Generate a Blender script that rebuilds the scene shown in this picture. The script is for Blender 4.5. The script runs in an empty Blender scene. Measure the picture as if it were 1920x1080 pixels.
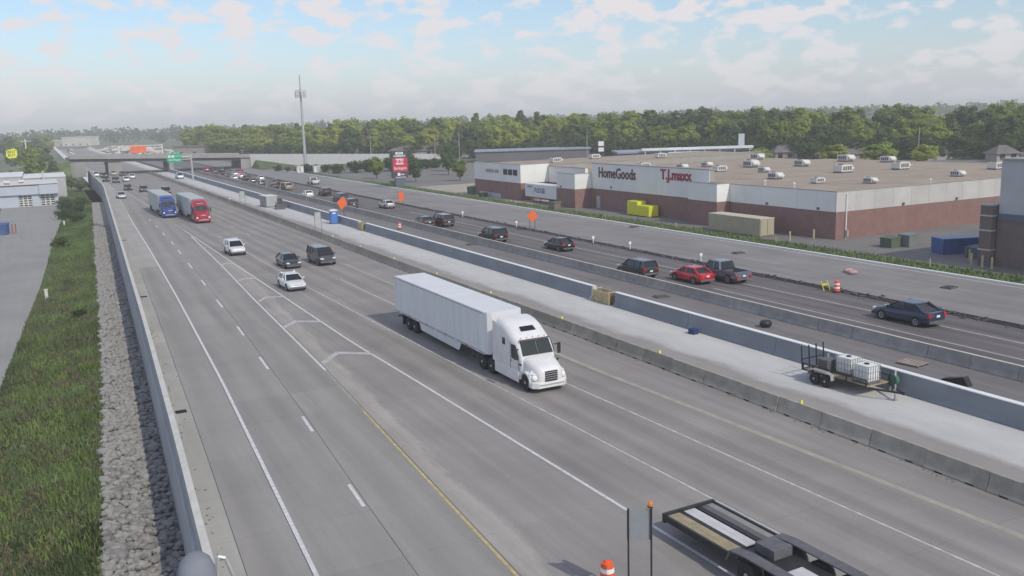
import bpy, math, random
import numpy as np
from mathutils import Vector, Matrix

random.seed(7)
rng = np.random.default_rng(7)
S = bpy.context.scene
COL = S.collection
R = math.radians

# ------------------------------------------------------------------ camera
# world frame: x = across the motorway (to the right), y = along the motorway (away), z = up, metres
HC = 15.74
cam = bpy.data.cameras.new('camera'); cam_o = bpy.data.objects.new('camera', cam); COL.objects.link(cam_o)
cam.sensor_width = 36.0; cam.lens = 1708.0 / 1920.0 * 36.0
cam.clip_start = 0.2; cam.clip_end = 9000
def cam_matrix(pitch=0.1849, roll=0.0304, head=R(26.9)):
    cp, sp, c, s = math.cos(pitch), math.sin(pitch), math.cos(roll), math.sin(roll)
    r = (c, -s * sp, -s * cp); u = (s, c * sp, c * cp); f = (0, cp, -sp)
    def w(d):
        return Vector((math.cos(head) * d[0] + math.sin(head) * d[1], -math.sin(head) * d[0] + math.cos(head) * d[1], d[2]))
    r, u, f = w(r), w(u), w(f)
    m = Matrix(((r.x, u.x, -f.x, 0), (r.y, u.y, -f.y, 0), (r.z, u.z, -f.z, HC), (0, 0, 0, 1)))
    return m
cam_o.matrix_world = cam_matrix()
S.camera = cam_o

# ------------------------------------------------------------------ sky and sun
SUN_AZ, SUN_EL = R(167), R(40.7)
W = bpy.data.worlds.new('World'); S.world = W; W.use_nodes = True
nt = W.node_tree; nt.nodes.clear()
def N(t, typ, **kw):
    n = t.nodes.new(typ)
    for k, v in kw.items(): setattr(n, k, v)
    return n
out = N(nt, 'ShaderNodeOutputWorld'); bg = N(nt, 'ShaderNodeBackground'); bg.inputs[1].default_value = 0.14
sky = N(nt, 'ShaderNodeTexSky', sky_type='NISHITA', sun_disc=False, sun_elevation=SUN_EL, sun_rotation=SUN_AZ)
sky.air_density = 1.0; sky.dust_density = 0.8; sky.ozone_density = 1.0
tc = N(nt, 'ShaderNodeTexCoord'); sep = N(nt, 'ShaderNodeSeparateXYZ'); nt.links.new(tc.outputs['Generated'], sep.inputs[0])
def math_node(t, op, a, b=None, clamp=False):
    n = N(t, 'ShaderNodeMath', operation=op); n.use_clamp = clamp
    for i, x in enumerate((a, b)):
        if x is None: continue
        if isinstance(x, (int, float)): n.inputs[i].default_value = x
        else: t.links.new(x, n.inputs[i])
    return n.outputs[0]
zc = math_node(nt, 'MAXIMUM', sep.outputs[2], 0.0)
# cumulus: noise over the sky dome, flattened, with a broader noise that gathers it into fields
mpc = N(nt, 'ShaderNodeMapping'); mpc.inputs['Scale'].default_value = (1, 1, 2.2); mpc.inputs['Location'].default_value = (3.1, 0.4, 0.75); nt.links.new(tc.outputs['Generated'], mpc.inputs['Vector'])
def wnoise(scale, detail, rough, dist=0.0):
    n = N(nt, 'ShaderNodeTexNoise'); n.inputs['Scale'].default_value = scale; n.inputs['Detail'].default_value = detail; n.inputs['Roughness'].default_value = rough; n.inputs['Distortion'].default_value = dist
    nt.links.new(mpc.outputs[0], n.inputs['Vector']); return n.outputs['Fac']
cl = math_node(nt, 'ADD', math_node(nt, 'MULTIPLY', wnoise(28.0, 7, 0.52, 0.1), 0.70), math_node(nt, 'MULTIPLY', wnoise(7.0, 3, 0.5), 0.30))
cr = N(nt, 'ShaderNodeValToRGB'); cr.color_ramp.elements[0].position = 0.492; cr.color_ramp.elements[1].position = 0.572
nt.links.new(cl, cr.inputs[0])
# thin veil that whitens the sky towards the horizon
veil = math_node(nt, 'MULTIPLY', math_node(nt, 'POWER', math_node(nt, 'SUBTRACT', 1.0, zc, True), 15.0), 0.92, True)
mixv = N(nt, 'ShaderNodeMix', data_type='RGBA'); nt.links.new(veil, mixv.inputs['Factor'])
tint = N(nt, 'ShaderNodeMix', data_type='RGBA', blend_type='MULTIPLY'); tint.inputs['Factor'].default_value = 1.0
nt.links.new(sky.outputs[0], tint.inputs['A']); tint.inputs['B'].default_value = (0.83, 0.91, 1.00, 1)
nt.links.new(tint.outputs['Result'], mixv.inputs['A']); mixv.inputs['B'].default_value = (4.12, 4.2, 4.95, 1)
mixc = N(nt, 'ShaderNodeMix', data_type='RGBA')
cloudf = math_node(nt, 'MULTIPLY', cr.outputs[0], math_node(nt, 'ADD', math_node(nt, 'MULTIPLY', zc, 6.0), 0.34, True))
nt.links.new(cloudf, mixc.inputs['Factor']); nt.links.new(mixv.outputs['Result'], mixc.inputs['A']); mixc.inputs['B'].default_value = (5.6, 5.4, 5.6, 1)
nt.links.new(mixc.outputs['Result'], bg.inputs[0]); nt.links.new(bg.outputs[0], out.inputs[0])

sd = Vector((math.sin(SUN_AZ) * math.cos(SUN_EL), math.cos(SUN_AZ) * math.cos(SUN_EL), math.sin(SUN_EL)))
sun = bpy.data.lights.new('sun', 'SUN'); sun.energy = 2.35; sun.angle = R(0.6); sun.color = (1.0, 0.92, 0.765)
sun_o = bpy.data.objects.new('sun', sun); COL.objects.link(sun_o)
sun_o.rotation_euler = (-sd).to_track_quat('-Z', 'Y').to_euler(); sun_o.location = (0, 0, 60)
S.view_settings.view_transform = 'Standard'; S.view_settings.look = 'None'
S.view_settings.exposure = 0.02; S.view_settings.gamma = 1.0
S.cycles.max_bounces = 6; S.cycles.transparent_max_bounces = 6
S.cycles.use_denoising = True

# ------------------------------------------------------------------ materials
MATS = {}
def base_mat(name):
    m = bpy.data.materials.new(name); m.use_nodes = True
    t = m.node_tree; b = t.nodes['Principled BSDF']
    return m, t, b
def noise(t, vec, scale, detail=4, rough=0.55, sx=None):
    n = N(t, 'ShaderNodeTexNoise'); n.inputs['Scale'].default_value = scale; n.inputs['Detail'].default_value = detail; n.inputs['Roughness'].default_value = rough
    if sx:
        mp = N(t, 'ShaderNodeMapping'); mp.inputs['Scale'].default_value = sx; t.links.new(vec, mp.inputs['Vector']); vec = mp.outputs[0]
    t.links.new(vec, n.inputs['Vector']); return n.outputs['Fac']
def ramp(t, fac, stops):
    r = N(t, 'ShaderNodeValToRGB'); e = r.color_ramp.elements
    e[0].position, e[0].color = stops[0][0], (*stops[0][1], 1); e[1].position, e[1].color = stops[-1][0], (*stops[-1][1], 1)
    for p, c in stops[1:-1]:
        q = e.new(p); q.color = (*c, 1)
    t.links.new(fac, r.inputs[0]); return r.outputs[0]
def mul(t, a, b, f=1.0):
    m = N(t, 'ShaderNodeMix', data_type='RGBA', blend_type='MULTIPLY'); m.inputs['Factor'].default_value = f
    t.links.new(a, m.inputs['A']); t.links.new(b, m.inputs['B']); return m.outputs['Result']
def sc(c, k): return tuple(min(0.85, x * k) for x in c)
ALB = 1.14
def mat(name, col, rough=0.7, var=0.15, scale=1.5, metal=0.0, bump=0.0, bscale=20, coat=0.0, spec=0.4, rnd=0.0, sx=None, emit=None):
    if name in MATS: return MATS[name]
    m, t, b = base_mat(name); col = sc(col, ALB)
    g = N(t, 'ShaderNodeNewGeometry')
    f = noise(t, g.outputs['Position'], scale, 5, 0.6, sx)
    c = ramp(t, f, [(0.30, sc(col, 1 - var)), (0.70, sc(col, 1 + var))])
    if rnd:
        oi = N(t, 'ShaderNodeObjectInfo')
        c = mul(t, c, ramp(t, oi.outputs['Random'], [(0, (1 - rnd,) * 3), (1, (1, 1, 1))]))
    t.links.new(c, b.inputs['Base Color'])
    b.inputs['Roughness'].default_value = rough; b.inputs['Metallic'].default_value = metal
    b.inputs['Coat Weight'].default_value = coat; b.inputs['Specular IOR Level'].default_value = spec
    if bump:
        bn = N(t, 'ShaderNodeBump'); bn.inputs['Strength'].default_value = bump; bn.inputs['Distance'].default_value = 0.02
        t.links.new(noise(t, g.outputs['Position'], bscale, 4), bn.inputs['Height']); t.links.new(bn.outputs[0], b.inputs['Normal'])
    if emit:
        b.inputs['Emission Color'].default_value = (*emit[0], 1); b.inputs['Emission Strength'].default_value = emit[1]
    MATS[name] = m; return m

def concrete_road(name, col, streak=0.10, blotch=0.10, rnd=0.07, spots=0.0, tracks=None, scrape=None):
    """worn concrete: large blotches, streaks along the traffic, fine speckle, a tone per slab"""
    m, t, b = base_mat(name); col = sc(col, ALB)
    g = N(t, 'ShaderNodeNewGeometry'); P = g.outputs['Position']
    c = ramp(t, noise(t, P, 0.16, 5, 0.62), [(0.3, sc(col, 1 - blotch)), (0.7, sc(col, 1 + blotch))])
    c = mul(t, c, ramp(t, noise(t, P, 1.0, 4, 0.6, (1.3, 0.035, 1)), [(0.34, (1 - 2 * streak,) * 3), (0.66, (1, 1, 1))]))
    c = mul(t, c, ramp(t, noise(t, P, 9, 3, 0.7), [(0.3, (0.93,) * 3), (0.7, (1.04, 1.04, 1.04))]))
    c = mul(t, c, ramp(t, noise(t, P, 0.55, 6, 0.7), [(0.60, (1, 1, 1)), (0.74, (1 - spots - 0.04,) * 3)]))
    if tracks:
        # tyre polish: two darker bands in every lane
        sx = N(t, 'ShaderNodeSeparateXYZ'); t.links.new(P, sx.inputs[0])
        x = math_node(t, 'SUBTRACT', sx.outputs[0], math_node(t, 'MULTIPLY', sx.outputs[1], tracks[2]))
        ph = math_node(t, 'MULTIPLY', math_node(t, 'SUBTRACT', x, tracks[0]), 2 * math.pi / tracks[1] * 1.0)
        w = math_node(t, 'MULTIPLY_ADD', math_node(t, 'COSINE', ph), 0.5); 
        w.node.inputs[2].default_value = 0.5
        w2 = math_node(t, 'MULTIPLY', w, noise(t, P, 0.4, 3, 0.6, (1, 0.08, 1)))
        c = mul(t, c, ramp(t, w2, [(0.05, (1, 1, 1)), (0.6, (1 - tracks[3],) * 3)]))
    if scrape:
        # ground-off paint: a pale ragged band along the old edge line
        sq = N(t, 'ShaderNodeSeparateXYZ'); t.links.new(P, sq.inputs[0])
        dd = math_node(t, 'SUBTRACT', math_node(t, 'SUBTRACT', sq.outputs[0], math_node(t, 'MULTIPLY', sq.outputs[1], scrape[1])), scrape[0])
        dd = math_node(t, 'ADD', dd, math_node(t, 'MULTIPLY', math_node(t, 'SUBTRACT', noise(t, P, 0.5, 6, 0.7, (1, 0.35, 1)), 0.5), 2.4))
        c = mul(t, c, ramp(t, math_node(t, 'MULTIPLY', dd, 0.25, True), [(0.0, (1.10, 1.09, 1.06)), (0.26, (1.26, 1.25, 1.22)), (0.34, (0.98, 0.98, 0.98)), (1.0, (0.92, 0.92, 0.93))]))
    c = mul(t, c, ramp(t, noise(t, P, 0.7, 7, 0.72, (1.0, 0.09, 1)), [(0.58, (1, 1, 1)), (0.72, (1.16, 1.15, 1.12))]))      # pale scrapes
    oi = N(t, 'ShaderNodeObjectInfo')
    c = mul(t, c, ramp(t, oi.outputs['Random'], [(0, (1 - rnd,) * 3), (1, (1, 1, 1))]))
    t.links.new(c, b.inputs['Base Color']); b.inputs['Roughness'].default_value = 0.85; b.inputs['Specular IOR Level'].default_value = 0.25
    MATS[name] = m; return m

GREY = (0.235, 0.225, 0.235)
m_ramp = concrete_road('ramp_concrete', (0.300, 0.286, 0.274), 0.06, 0.06, 0.08, tracks=(0.9, 3.66 / 2, 0.045, 0.12))
m_main = concrete_road('main_concrete', (0.300, 0.281, 0.268), 0.09, 0.11, 0.05, spots=0.06, tracks=(22.4, 3.75 / 2, -0.012, 0.20))
m_gore = concrete_road('gore_concrete', (0.300, 0.283, 0.270), 0.08, 0.10, 0.06, spots=0.04, scrape=(11.70, 0.0571))
m_shoulder = concrete_road('shoulder_concrete', (0.285, 0.268, 0.260), 0.09, 0.10, 0.07, spots=0.04)
m_gutter = concrete_road('gutter_concrete', (0.37, 0.36, 0.335), 0.05, 0.12, 0.10, spots=0.10)
m_far = concrete_road('far_lane_concrete', (0.182, 0.168, 0.172), 0.14, 0.12, 0.05, spots=0.08, tracks=(50.5, 3.66 / 2, 0, 0.22))
m_newc = concrete_road('new_concrete', (0.248, 0.238, 0.238), 0.10, 0.14, 0.05, spots=0.06)
m_farsh = concrete_road('far_shoulder_concrete', (0.205, 0.194, 0.196), 0.12, 0.12, 0.05, spots=0.1)
m_asph = concrete_road('dark_asphalt', (0.052, 0.050, 0.058), 0.10, 0.25, 0.0)
m_lot = concrete_road('lot_pavement', (0.190, 0.182, 0.178), 0.04, 0.14, 0.0, spots=0.06)
m_tan = concrete_road('tan_pavement', (0.37, 0.335, 0.285), 0.04, 0.12, 0.0, spots=0.04)
m_front = concrete_road('frontage_pavement', (0.27, 0.268, 0.262), 0.03, 0.10, 0.0, spots=0.05)
m_joint = mat('joint_filler', (0.10, 0.097, 0.10), 0.9, 0.2, 3)

def median_mat():
    m, t, b = base_mat('median_concrete')
    g = N(t, 'ShaderNodeNewGeometry'); P = g.outputs['Position']
    sx = N(t, 'ShaderNodeSeparateXYZ'); t.links.new(P, sx.inputs[0])
    e = math_node(t, 'ADD', sx.outputs[0], math_node(t, 'MULTIPLY', noise(t, P, 0.35, 6, 0.65, (1, 0.35, 1)), 3.2))
    c = ramp(t, math_node(t, 'MULTIPLY', math_node(t, 'SUBTRACT', e, 36.0), 0.16, True), [(0.30, (0.345, 0.325, 0.31)), (0.44, (0.55, 0.545, 0.54)), (0.85, (0.63, 0.625, 0.62))])
    c = mul(t, c, ramp(t, noise(t, P, 0.8, 6, 0.7, (1, 0.3, 1)), [(0.33, (0.86, 0.86, 0.87)), (0.66, (1, 1, 1))]))
    c = mul(t, c, ramp(t, noise(t, P, 7, 3, 0.7), [(0.3, (0.93,) * 3), (0.7, (1, 1, 1))]))
    t.links.new(c, b.inputs['Base Color']); b.inputs['Roughness'].default_value = 0.9; b.inputs['Specular IOR Level'].default_value = 0.2
    return m
m_median = median_mat()

m_barrier = mat('barrier_concrete', (0.35, 0.325, 0.28), 0.9, 0.18, 1.2, bump=0.3, bscale=9, rnd=0.22)
m_barrier2 = mat('far_barrier_concrete', (0.33, 0.315, 0.30), 0.9, 0.18, 1.2, rnd=0.18)
m_wall = mat('cast_wall_concrete', (0.36, 0.365, 0.38), 0.85, 0.10, 0.5, bump=0.15, bscale=5, sx=(1, 0.5, 1))
m_cap = mat('fresh_white_cap', (0.72, 0.73, 0.74), 0.8, 0.06, 2)
m_median_wall = mat('median_wall_concrete', (0.205, 0.225, 0.25), 0.85, 0.12, 0.6, sx=(1, 0.6, 1))
m_dark = mat('dark_void', (0.02, 0.02, 0.022), 0.9, 0.2, 5)
m_white_paint = mat('white_road_paint', (0.56, 0.56, 0.57), 0.7, 0.22, 4)
m_old_paint = mat('worn_white_paint', (0.42, 0.415, 0.42), 0.75, 0.26, 2)
m_yellow_paint = mat('yellow_road_paint', (0.42, 0.35, 0.175), 0.7, 0.25, 2.5)
m_faded_yellow = mat('faded_yellow_paint', (0.315, 0.298, 0.252), 0.8, 0.16, 1.2)
m_grass = mat('grass_ground', (0.082, 0.108, 0.048), 0.95, 0.45, 0.35)
m_verge = mat('verge_grass', (0.105, 0.140, 0.062), 0.95, 0.40, 0.6)
m_blade = mat('grass_blades', (0.094, 0.138, 0.050), 0.9, 0.60, 0.13)
m_gut_stain = mat('gutter_grit', (0.16, 0.155, 0.145), .95, .3, 3)
m_blade2 = mat('dry_grass_blades', (0.13, 0.13, 0.075), 0.9, 0.3, 0.6)
m_terrain = mat('terrain', (0.10, 0.12, 0.07), 0.95, 0.35, 0.02)
m_soil = mat('soil', (0.15, 0.125, 0.10), 0.95, 0.3, 0.7)
m_stone = mat('riprap_stone', (0.275, 0.268, 0.262), 0.9, 0.25, 4, rnd=0.40)
m_brick = mat('brick', (0.235, 0.14, 0.128), 0.9, 0.12, 0.9, rnd=0.05)
m_brick_o = mat('brown_brick', (0.165, 0.125, 0.12), 0.9, 0.12, 0.9)
m_panel_d = mat('weathered_wall_panel', (0.50, 0.49, 0.475), 0.85, 0.08, 0.4, rnd=0.08)
m_panel = mat('pale_wall_panel', (0.78, 0.755, 0.70), 0.85, 0.06, 0.5, rnd=0.06)
m_panel_r = mat('grey_wall_panel', (0.42, 0.42, 0.44), 0.85, 0.06, 0.5)
m_coping = mat('coping_metal', (0.30, 0.285, 0.265), 0.6, 0.08, 1)
m_roof = mat('gravel_roof', (0.31, 0.255, 0.205), 0.95, 0.14, 0.25)
m_roof2 = mat('grey_roof', (0.30, 0.30, 0.31), 0.95, 0.14, 0.25)
m_white = mat('white_metal', (0.58, 0.575, 0.56), 0.55, 0.06, 2)
m_grey_metal = mat('galvanised_metal', (0.42, 0.43, 0.44), 0.5, 0.10, 3, metal=0.4)
m_dgrey = mat('dark_grey_metal', (0.11, 0.11, 0.12), 0.6, 0.2, 3)
m_black = mat('black_paint', (0.025, 0.025, 0.028), 0.5, 0.3, 4)
m_rubber = mat('tyre_rubber', (0.028, 0.028, 0.030), 0.85, 0.2, 6)
m_rim = mat('wheel_rim', (0.45, 0.45, 0.46), 0.4, 0.1, 6, metal=0.6)
m_orange = mat('fluorescent_orange', (0.95, 0.135, 0.035), 0.6, 0.05, 3)
m_orange_brl = mat('barrel_orange', (0.85, 0.12, 0.045), 0.5, 0.08, 3)
m_ywood = mat('formwork_wood', (0.46, 0.38, 0.22), 0.85, 0.2, 3)
m_yellow = mat('yellow_plastic', (0.75, 0.66, 0.05), 0.6, 0.06, 3)
m_ybin = mat('yellow_bin', (0.62, 0.60, 0.05), 0.7, 0.08, 1.5)
m_tanbox = mat('tan_container', (0.38, 0.34, 0.25), 0.8, 0.08, 1.0)
m_green = mat('green_steel', (0.06, 0.14, 0.10), 0.7, 0.2, 2)
m_bluebox = mat('blue_steel', (0.055, 0.10, 0.25), 0.7, 0.15, 1.5)
m_sgreen = mat('sign_green', (0.01, 0.30, 0.17), 0.5, 0.05, 2)
m_sred = mat('sign_red', (0.45, 0.03, 0.07), 0.6, 0.05, 2)
m_swhite = mat('sign_white', (0.78, 0.78, 0.80), 0.6, 0.03, 2)
m_spink = mat('sign_pale_letters', (0.72, 0.52, 0.57), 0.6, 0.03, 2)
m_redlet = mat('red_letters', (0.33, 0.03, 0.05), 0.6, 0.05, 2)
m_brownlet = mat('dark_red_letters', (0.10, 0.035, 0.035), 0.6, 0.05, 2)
m_bluelet = mat('blue_letters', (0.04, 0.06, 0.22), 0.6, 0.05, 2)
m_toilet = mat('blue_toilet_plastic', (0.05, 0.14, 0.42), 0.6, 0.06, 2)
m_ibc = mat('white_plastic_tank', (0.66, 0.67, 0.66), 0.55, 0.05, 3)
m_glass = mat('dark_glass', (0.012, 0.014, 0.017), 0.08, 0.05, 1, spec=0.6)
m_wsglass = mat('windscreen_glass', (0.035, 0.041, 0.042), 0.07, 0.05, 1, spec=0.30)
m_head = mat('headlight_lens', (0.85, 0.85, 0.85), 0.15, 0.03, 1)
m_tail = mat('tail_light_lens', (0.45, 0.012, 0.012), 0.25, 0.03, 1)
m_bark = mat('bark', (0.09, 0.075, 0.06), 0.95, 0.25, 5)
m_trailer_white = mat('trailer_white', (0.62, 0.63, 0.65), 0.45, 0.07, 0.7, sx=(1, 2.2, .35))
m_trailer_grey = mat('trailer_grey', (0.40, 0.43, 0.44), 0.5, 0.08, 0.7, sx=(1, 2.2, .35))
m_tape = mat('red_reflective_tape', (0.40, 0.05, 0.05), .5, .1, 3)
m_cab_white = mat('cab_white', (0.66, 0.66, 0.67), 0.35, 0.07, 1.6, coat=0.4)
m_steel_deck = mat('bare_deck_steel', (0.50, 0.49, 0.50), 0.6, 0.10, 2)
m_wooddeck = mat('worn_deck_wood', (0.30, 0.255, 0.165), 0.85, 0.22, 2)
m_lamp = mat('amber_lamp', (0.55, 0.17, 0.03), 0.3, 0.02, 1, emit=((1.0, 0.35, 0.05), 0.12))
m_bwall = mat('blue_grey_wall', (0.42, 0.46, 0.53), 0.8, 0.06, 0.6)
m_bridge = mat('bridge_concrete', (0.27, 0.265, 0.265), 0.9, 0.12, 0.3)
m_bright = mat('bright_concrete', (0.55, 0.54, 0.52), 0.9, 0.10, 0.3)
def paint(name, col, metal=0.25):
    return mat('car_' + name, col, 0.28, 0.03, 1, metal=metal, coat=0.6)
PAINT = {k: paint(k, c) for k, c in dict(black=(0.016, 0.016, 0.019), charcoal=(0.042, 0.042, 0.050), graphite=(0.075, 0.070, 0.080), white=(0.70, 0.70, 0.71), silver=(0.42, 0.43, 0.45),
        red=(0.50, 0.022, 0.035), blue=(0.035, 0.075, 0.30), navy=(0.03, 0.04, 0.085), maroon=(0.33, 0.02, 0.045), maroon2=(0.40, 0.018, 0.045), tan=(0.30, 0.26, 0.20), gunmetal=(0.17, 0.175, 0.22)).items()}

def leaf_mat(name, col):
    m, t, b = base_mat(name)
    oi = N(t, 'ShaderNodeObjectInfo'); tcn = N(t, 'ShaderNodeNewGeometry')
    c = ramp(t, noise(t, tcn.outputs['Position'], 0.30, 4, 0.7), [(0.30, sc(col, 0.62)), (0.70, sc(col, 1.35))])
    c = mul(t, c, ramp(t, oi.outputs['Random'], [(0, (0.84, 0.92, 0.86)), (0.5, (1.02, 1.02, 0.95)), (1, (1.32, 1.24, 0.92))]))
    t.links.new(c, b.inputs['Base Color']); b.inputs['Roughness'].default_value = 0.8; b.inputs['Specular IOR Level'].default_value = 0.15
    tr = N(t, 'ShaderNodeBsdfTranslucent'); t.links.new(c, tr.inputs[0])
    mx = N(t, 'ShaderNodeMixShader'); mx.inputs[0].default_value = 0.48
    t.links.new(b.outputs[0], mx.inputs[1]); t.links.new(tr.outputs[0], mx.inputs[2])
    t.links.new(mx.outputs[0], t.nodes['Material Output'].inputs[0]); return m
LEAF = [leaf_mat('leaves_mid_green', (0.235, 0.305, 0.080)), leaf_mat('leaves_yellow_green', (0.335, 0.390, 0.095)), leaf_mat('leaves_deep_green', (0.140, 0.200, 0.085)), leaf_mat('leaves_grey_green', (0.200, 0.230, 0.120))]
m_shrub = leaf_mat('shrub_leaves', (0.085, 0.125, 0.045))

# ------------------------------------------------------------------ mesh helpers
class MB:
    def __init__(s): s.v = []; s.f = []
    def add(s, v, f):
        o = len(s.v); s.v += [tuple(p) for p in v]; s.f += [tuple(i + o for i in q) for q in f]; return s
    def box(s, x0, x1, y0, y1, z0, z1):
        return s.add([(x0, y0, z0), (x1, y0, z0), (x1, y1, z0), (x0, y1, z0), (x0, y0, z1), (x1, y0, z1), (x1, y1, z1), (x0, y1, z1)],
                     [(0, 3, 2, 1), (4, 5, 6, 7), (0, 1, 5, 4), (1, 2, 6, 5), (2, 3, 7, 6), (3, 0, 4, 7)])
    def hexa(s, lo, hi):      # two quads of 4 points, same winding
        return s.add(list(lo) + list(hi), [(0, 3, 2, 1), (4, 5, 6, 7), (0, 1, 5, 4), (1, 2, 6, 5), (2, 3, 7, 6), (3, 0, 4, 7)])
    def bar(s, a, b, w, h=None):   # square bar from a to b
        a, b = Vector(a), Vector(b); d = (b - a).normalized(); h = h or w
        up = Vector((0, 0, 1)) if abs(d.z) < 0.95 else Vector((0, 1, 0))
        x = d.cross(up).normalized() * w / 2; y = x.cross(d).normalized() * h / 2
        return s.hexa([a - x - y, a + x - y, a + x + y, a - x + y], [b - x - y, b + x - y, b + x + y, b - x + y])
    def cyl(s, a, b, r0, r1=None, n=12):
        a, b = Vector(a), Vector(b); r1 = r0 if r1 is None else r1; d = (b - a).normalized()
        up = Vector((0, 0, 1)) if abs(d.z) < 0.9 else Vector((1, 0, 0))
        x = d.cross(up).normalized(); y = d.cross(x).normalized(); v = []
        for c, r in ((a, r0), (b, r1)):
            for i in range(n):
                t = 2 * math.pi * i / n; v.append(c + x * (r * math.cos(t)) + y * (r * math.sin(t)))
        f = [(i, (i + 1) % n, n + (i + 1) % n, n + i) for i in range(n)] + [tuple(range(n - 1, -1, -1)), tuple(range(n, 2 * n))]
        return s.add(v, f)
    def tube(s, pts, r, n=8):
        for a, b in zip(pts[:-1], pts[1:]): s.cyl(a, b, r, r, n)
        return s
    def lathe(s, prof, n=16, c=(0, 0, 0)):
        v = []; m = len(prof)
        for r, z in prof:
            for i in range(n):
                t = 2 * math.pi * i / n; v.append((c[0] + r * math.cos(t), c[1] + r * math.sin(t), c[2] + z))
        f = [(j * n + i, j * n + (i + 1) % n, (j + 1) * n + (i + 1) % n, (j + 1) * n + i) for j in range(m - 1) for i in range(n)]
        f += [tuple(range(n - 1, -1, -1)), tuple(range((m - 1) * n, m * n))]
        return s.add(v, f)
    def prism_x(s, poly, x0, x1):    # poly in (y,z), extruded along x
        n = len(poly)
        return s.add([(x0, y, z) for y, z in poly] + [(x1, y, z) for y, z in poly],
                     [tuple(range(n - 1, -1, -1)), tuple(range(n, 2 * n))] + [(i, (i + 1) % n, n + (i + 1) % n, n + i) for i in range(n)])
    def prism_y(s, poly, y0, y1):    # poly in (x,z), extruded along y
        n = len(poly)
        return s.add([(x, y0, z) for x, z in poly] + [(x, y1, z) for x, z in poly],
                     [tuple(range(n)), tuple(range(2 * n - 1, n - 1, -1))] + [(i, n + i, n + (i + 1) % n, (i + 1) % n) for i in range(n)])
    def prism_z(s, poly, z0, z1):
        n = len(poly)
        return s.add([(x, y, z0) for x, y in poly] + [(x, y, z1) for x, y in poly],
                     [tuple(range(n - 1, -1, -1)), tuple(range(n, 2 * n))] + [(i, (i + 1) % n, n + (i + 1) % n, n + i) for i in range(n)])
    def loft(s, rings, caps=True):
        n = len(rings[0]); v = [p for r in rings for p in r]
        f = [(j * n + i, j * n + (i + 1) % n, (j + 1) * n + (i + 1) % n, (j + 1) * n + i) for j in range(len(rings) - 1) for i in range(n)]
        if caps: f += [tuple(range(n - 1, -1, -1)), tuple(range((len(rings) - 1) * n, len(rings) * n))]
        return s.add(v, f)
    def mesh(s, name, m=None, smooth=False, angle=35):
        me = bpy.data.meshes.new(name); me.from_pydata(s.v, [], s.f); me.update()
        if m: me.materials.append(m)
        if smooth:
            me.polygons.foreach_set('use_smooth', [True] * len(me.polygons)); me.set_sharp_from_angle(angle=R(angle))
        return me
    def build(s, name, m, parent=None, smooth=False, bevel=0, angle=35):
        o = link(name, s.mesh(name, m, smooth, angle), parent)
        if bevel:
            b = o.modifiers.new('bevel', 'BEVEL'); b.width = bevel; b.segments = 2; b.limit_method = 'ANGLE'
        return o
def fix_normals(me):
    import bmesh
    bm = bmesh.new(); bm.from_mesh(me); bmesh.ops.recalc_face_normals(bm, faces=bm.faces); bm.to_mesh(me); bm.free(); return me
def link(name, data, parent=None):
    o = bpy.data.objects.new(name, data); COL.objects.link(o)
    if parent: o.parent = parent
    return o
def tag(o, label=None, cat=None, group=None, kind=None):
    if label: o['label'] = label
    if cat: o['category'] = cat
    if group: o['group'] = group
    if kind: o['kind'] = kind
    return o
def thing(name, label, cat, loc=(0, 0, 0), rz=0.0, group=None, s=1.0):
    o = link(name, None); o.location = loc; o.rotation_euler = (0, 0, rz); o.scale = (s, s, s); o.empty_display_size = 0.3
    return tag(o, label, cat, group)
def struct(name, mb, m, parent=None):
    o = mb.build(name, m, parent); 
    if not parent: o['kind'] = 'structure'
    return o
def dup(root, loc=None, rz=None, label=None, group=None):
    def cp(o, par):
        c = o.copy(); COL.objects.link(c); c.parent = par
        for ch in o.children: cp(ch, c)
        return c
    r = cp(root, None)
    if loc is not None: r.location = loc
    if rz is not None: r.rotation_euler = (0, 0, rz)
    if label: r['label'] = label
    if group: r['group'] = group
    return r
def paint_obj(o, m):          # object-level material on shared mesh data
    o.material_slots[0].link = 'OBJECT'; o.material_slots[0].material = m; return o
def text_obj(name, txt, m, size, parent, loc, rot, depth=0.02, bold=0.0, sx=1.0):
    cu = bpy.data.curves.new(name, 'FONT'); cu.body = txt; cu.size = size; cu.extrude = depth; cu.offset = bold; cu.align_x = 'CENTER'; cu.align_y = 'CENTER'; cu.resolution_u = 2
    tmp = bpy.data.objects.new(name + '_t', cu); COL.objects.link(tmp)
    dg = bpy.context.evaluated_depsgraph_get(); me = bpy.data.meshes.new_from_object(tmp.evaluated_get(dg)); me.name = name
    bpy.data.objects.remove(tmp); bpy.data.curves.remove(cu)
    me.materials.clear(); me.materials.append(m)
    o = link(name, me, parent); o.location = loc; o.rotation_euler = rot; o.scale = (sx, 1, 1); return o
def interp(tab):
    xs = [a for a, _ in tab]; ys = [b for _, b in tab]
    return lambda u: float(np.interp(u, xs, ys))
def strip(mb, fa, fb, us, z):
    """sheet between the lines fa(u) and fb(u)"""
    v = []
    for u in us: v += [(fa(u), u, z), (fb(u), u, z)]
    return mb.add(v, [(2 * i, 2 * i + 1, 2 * i + 3, 2 * i + 2) for i in range(len(us) - 1)])
def K(c): return lambda u: c

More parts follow.
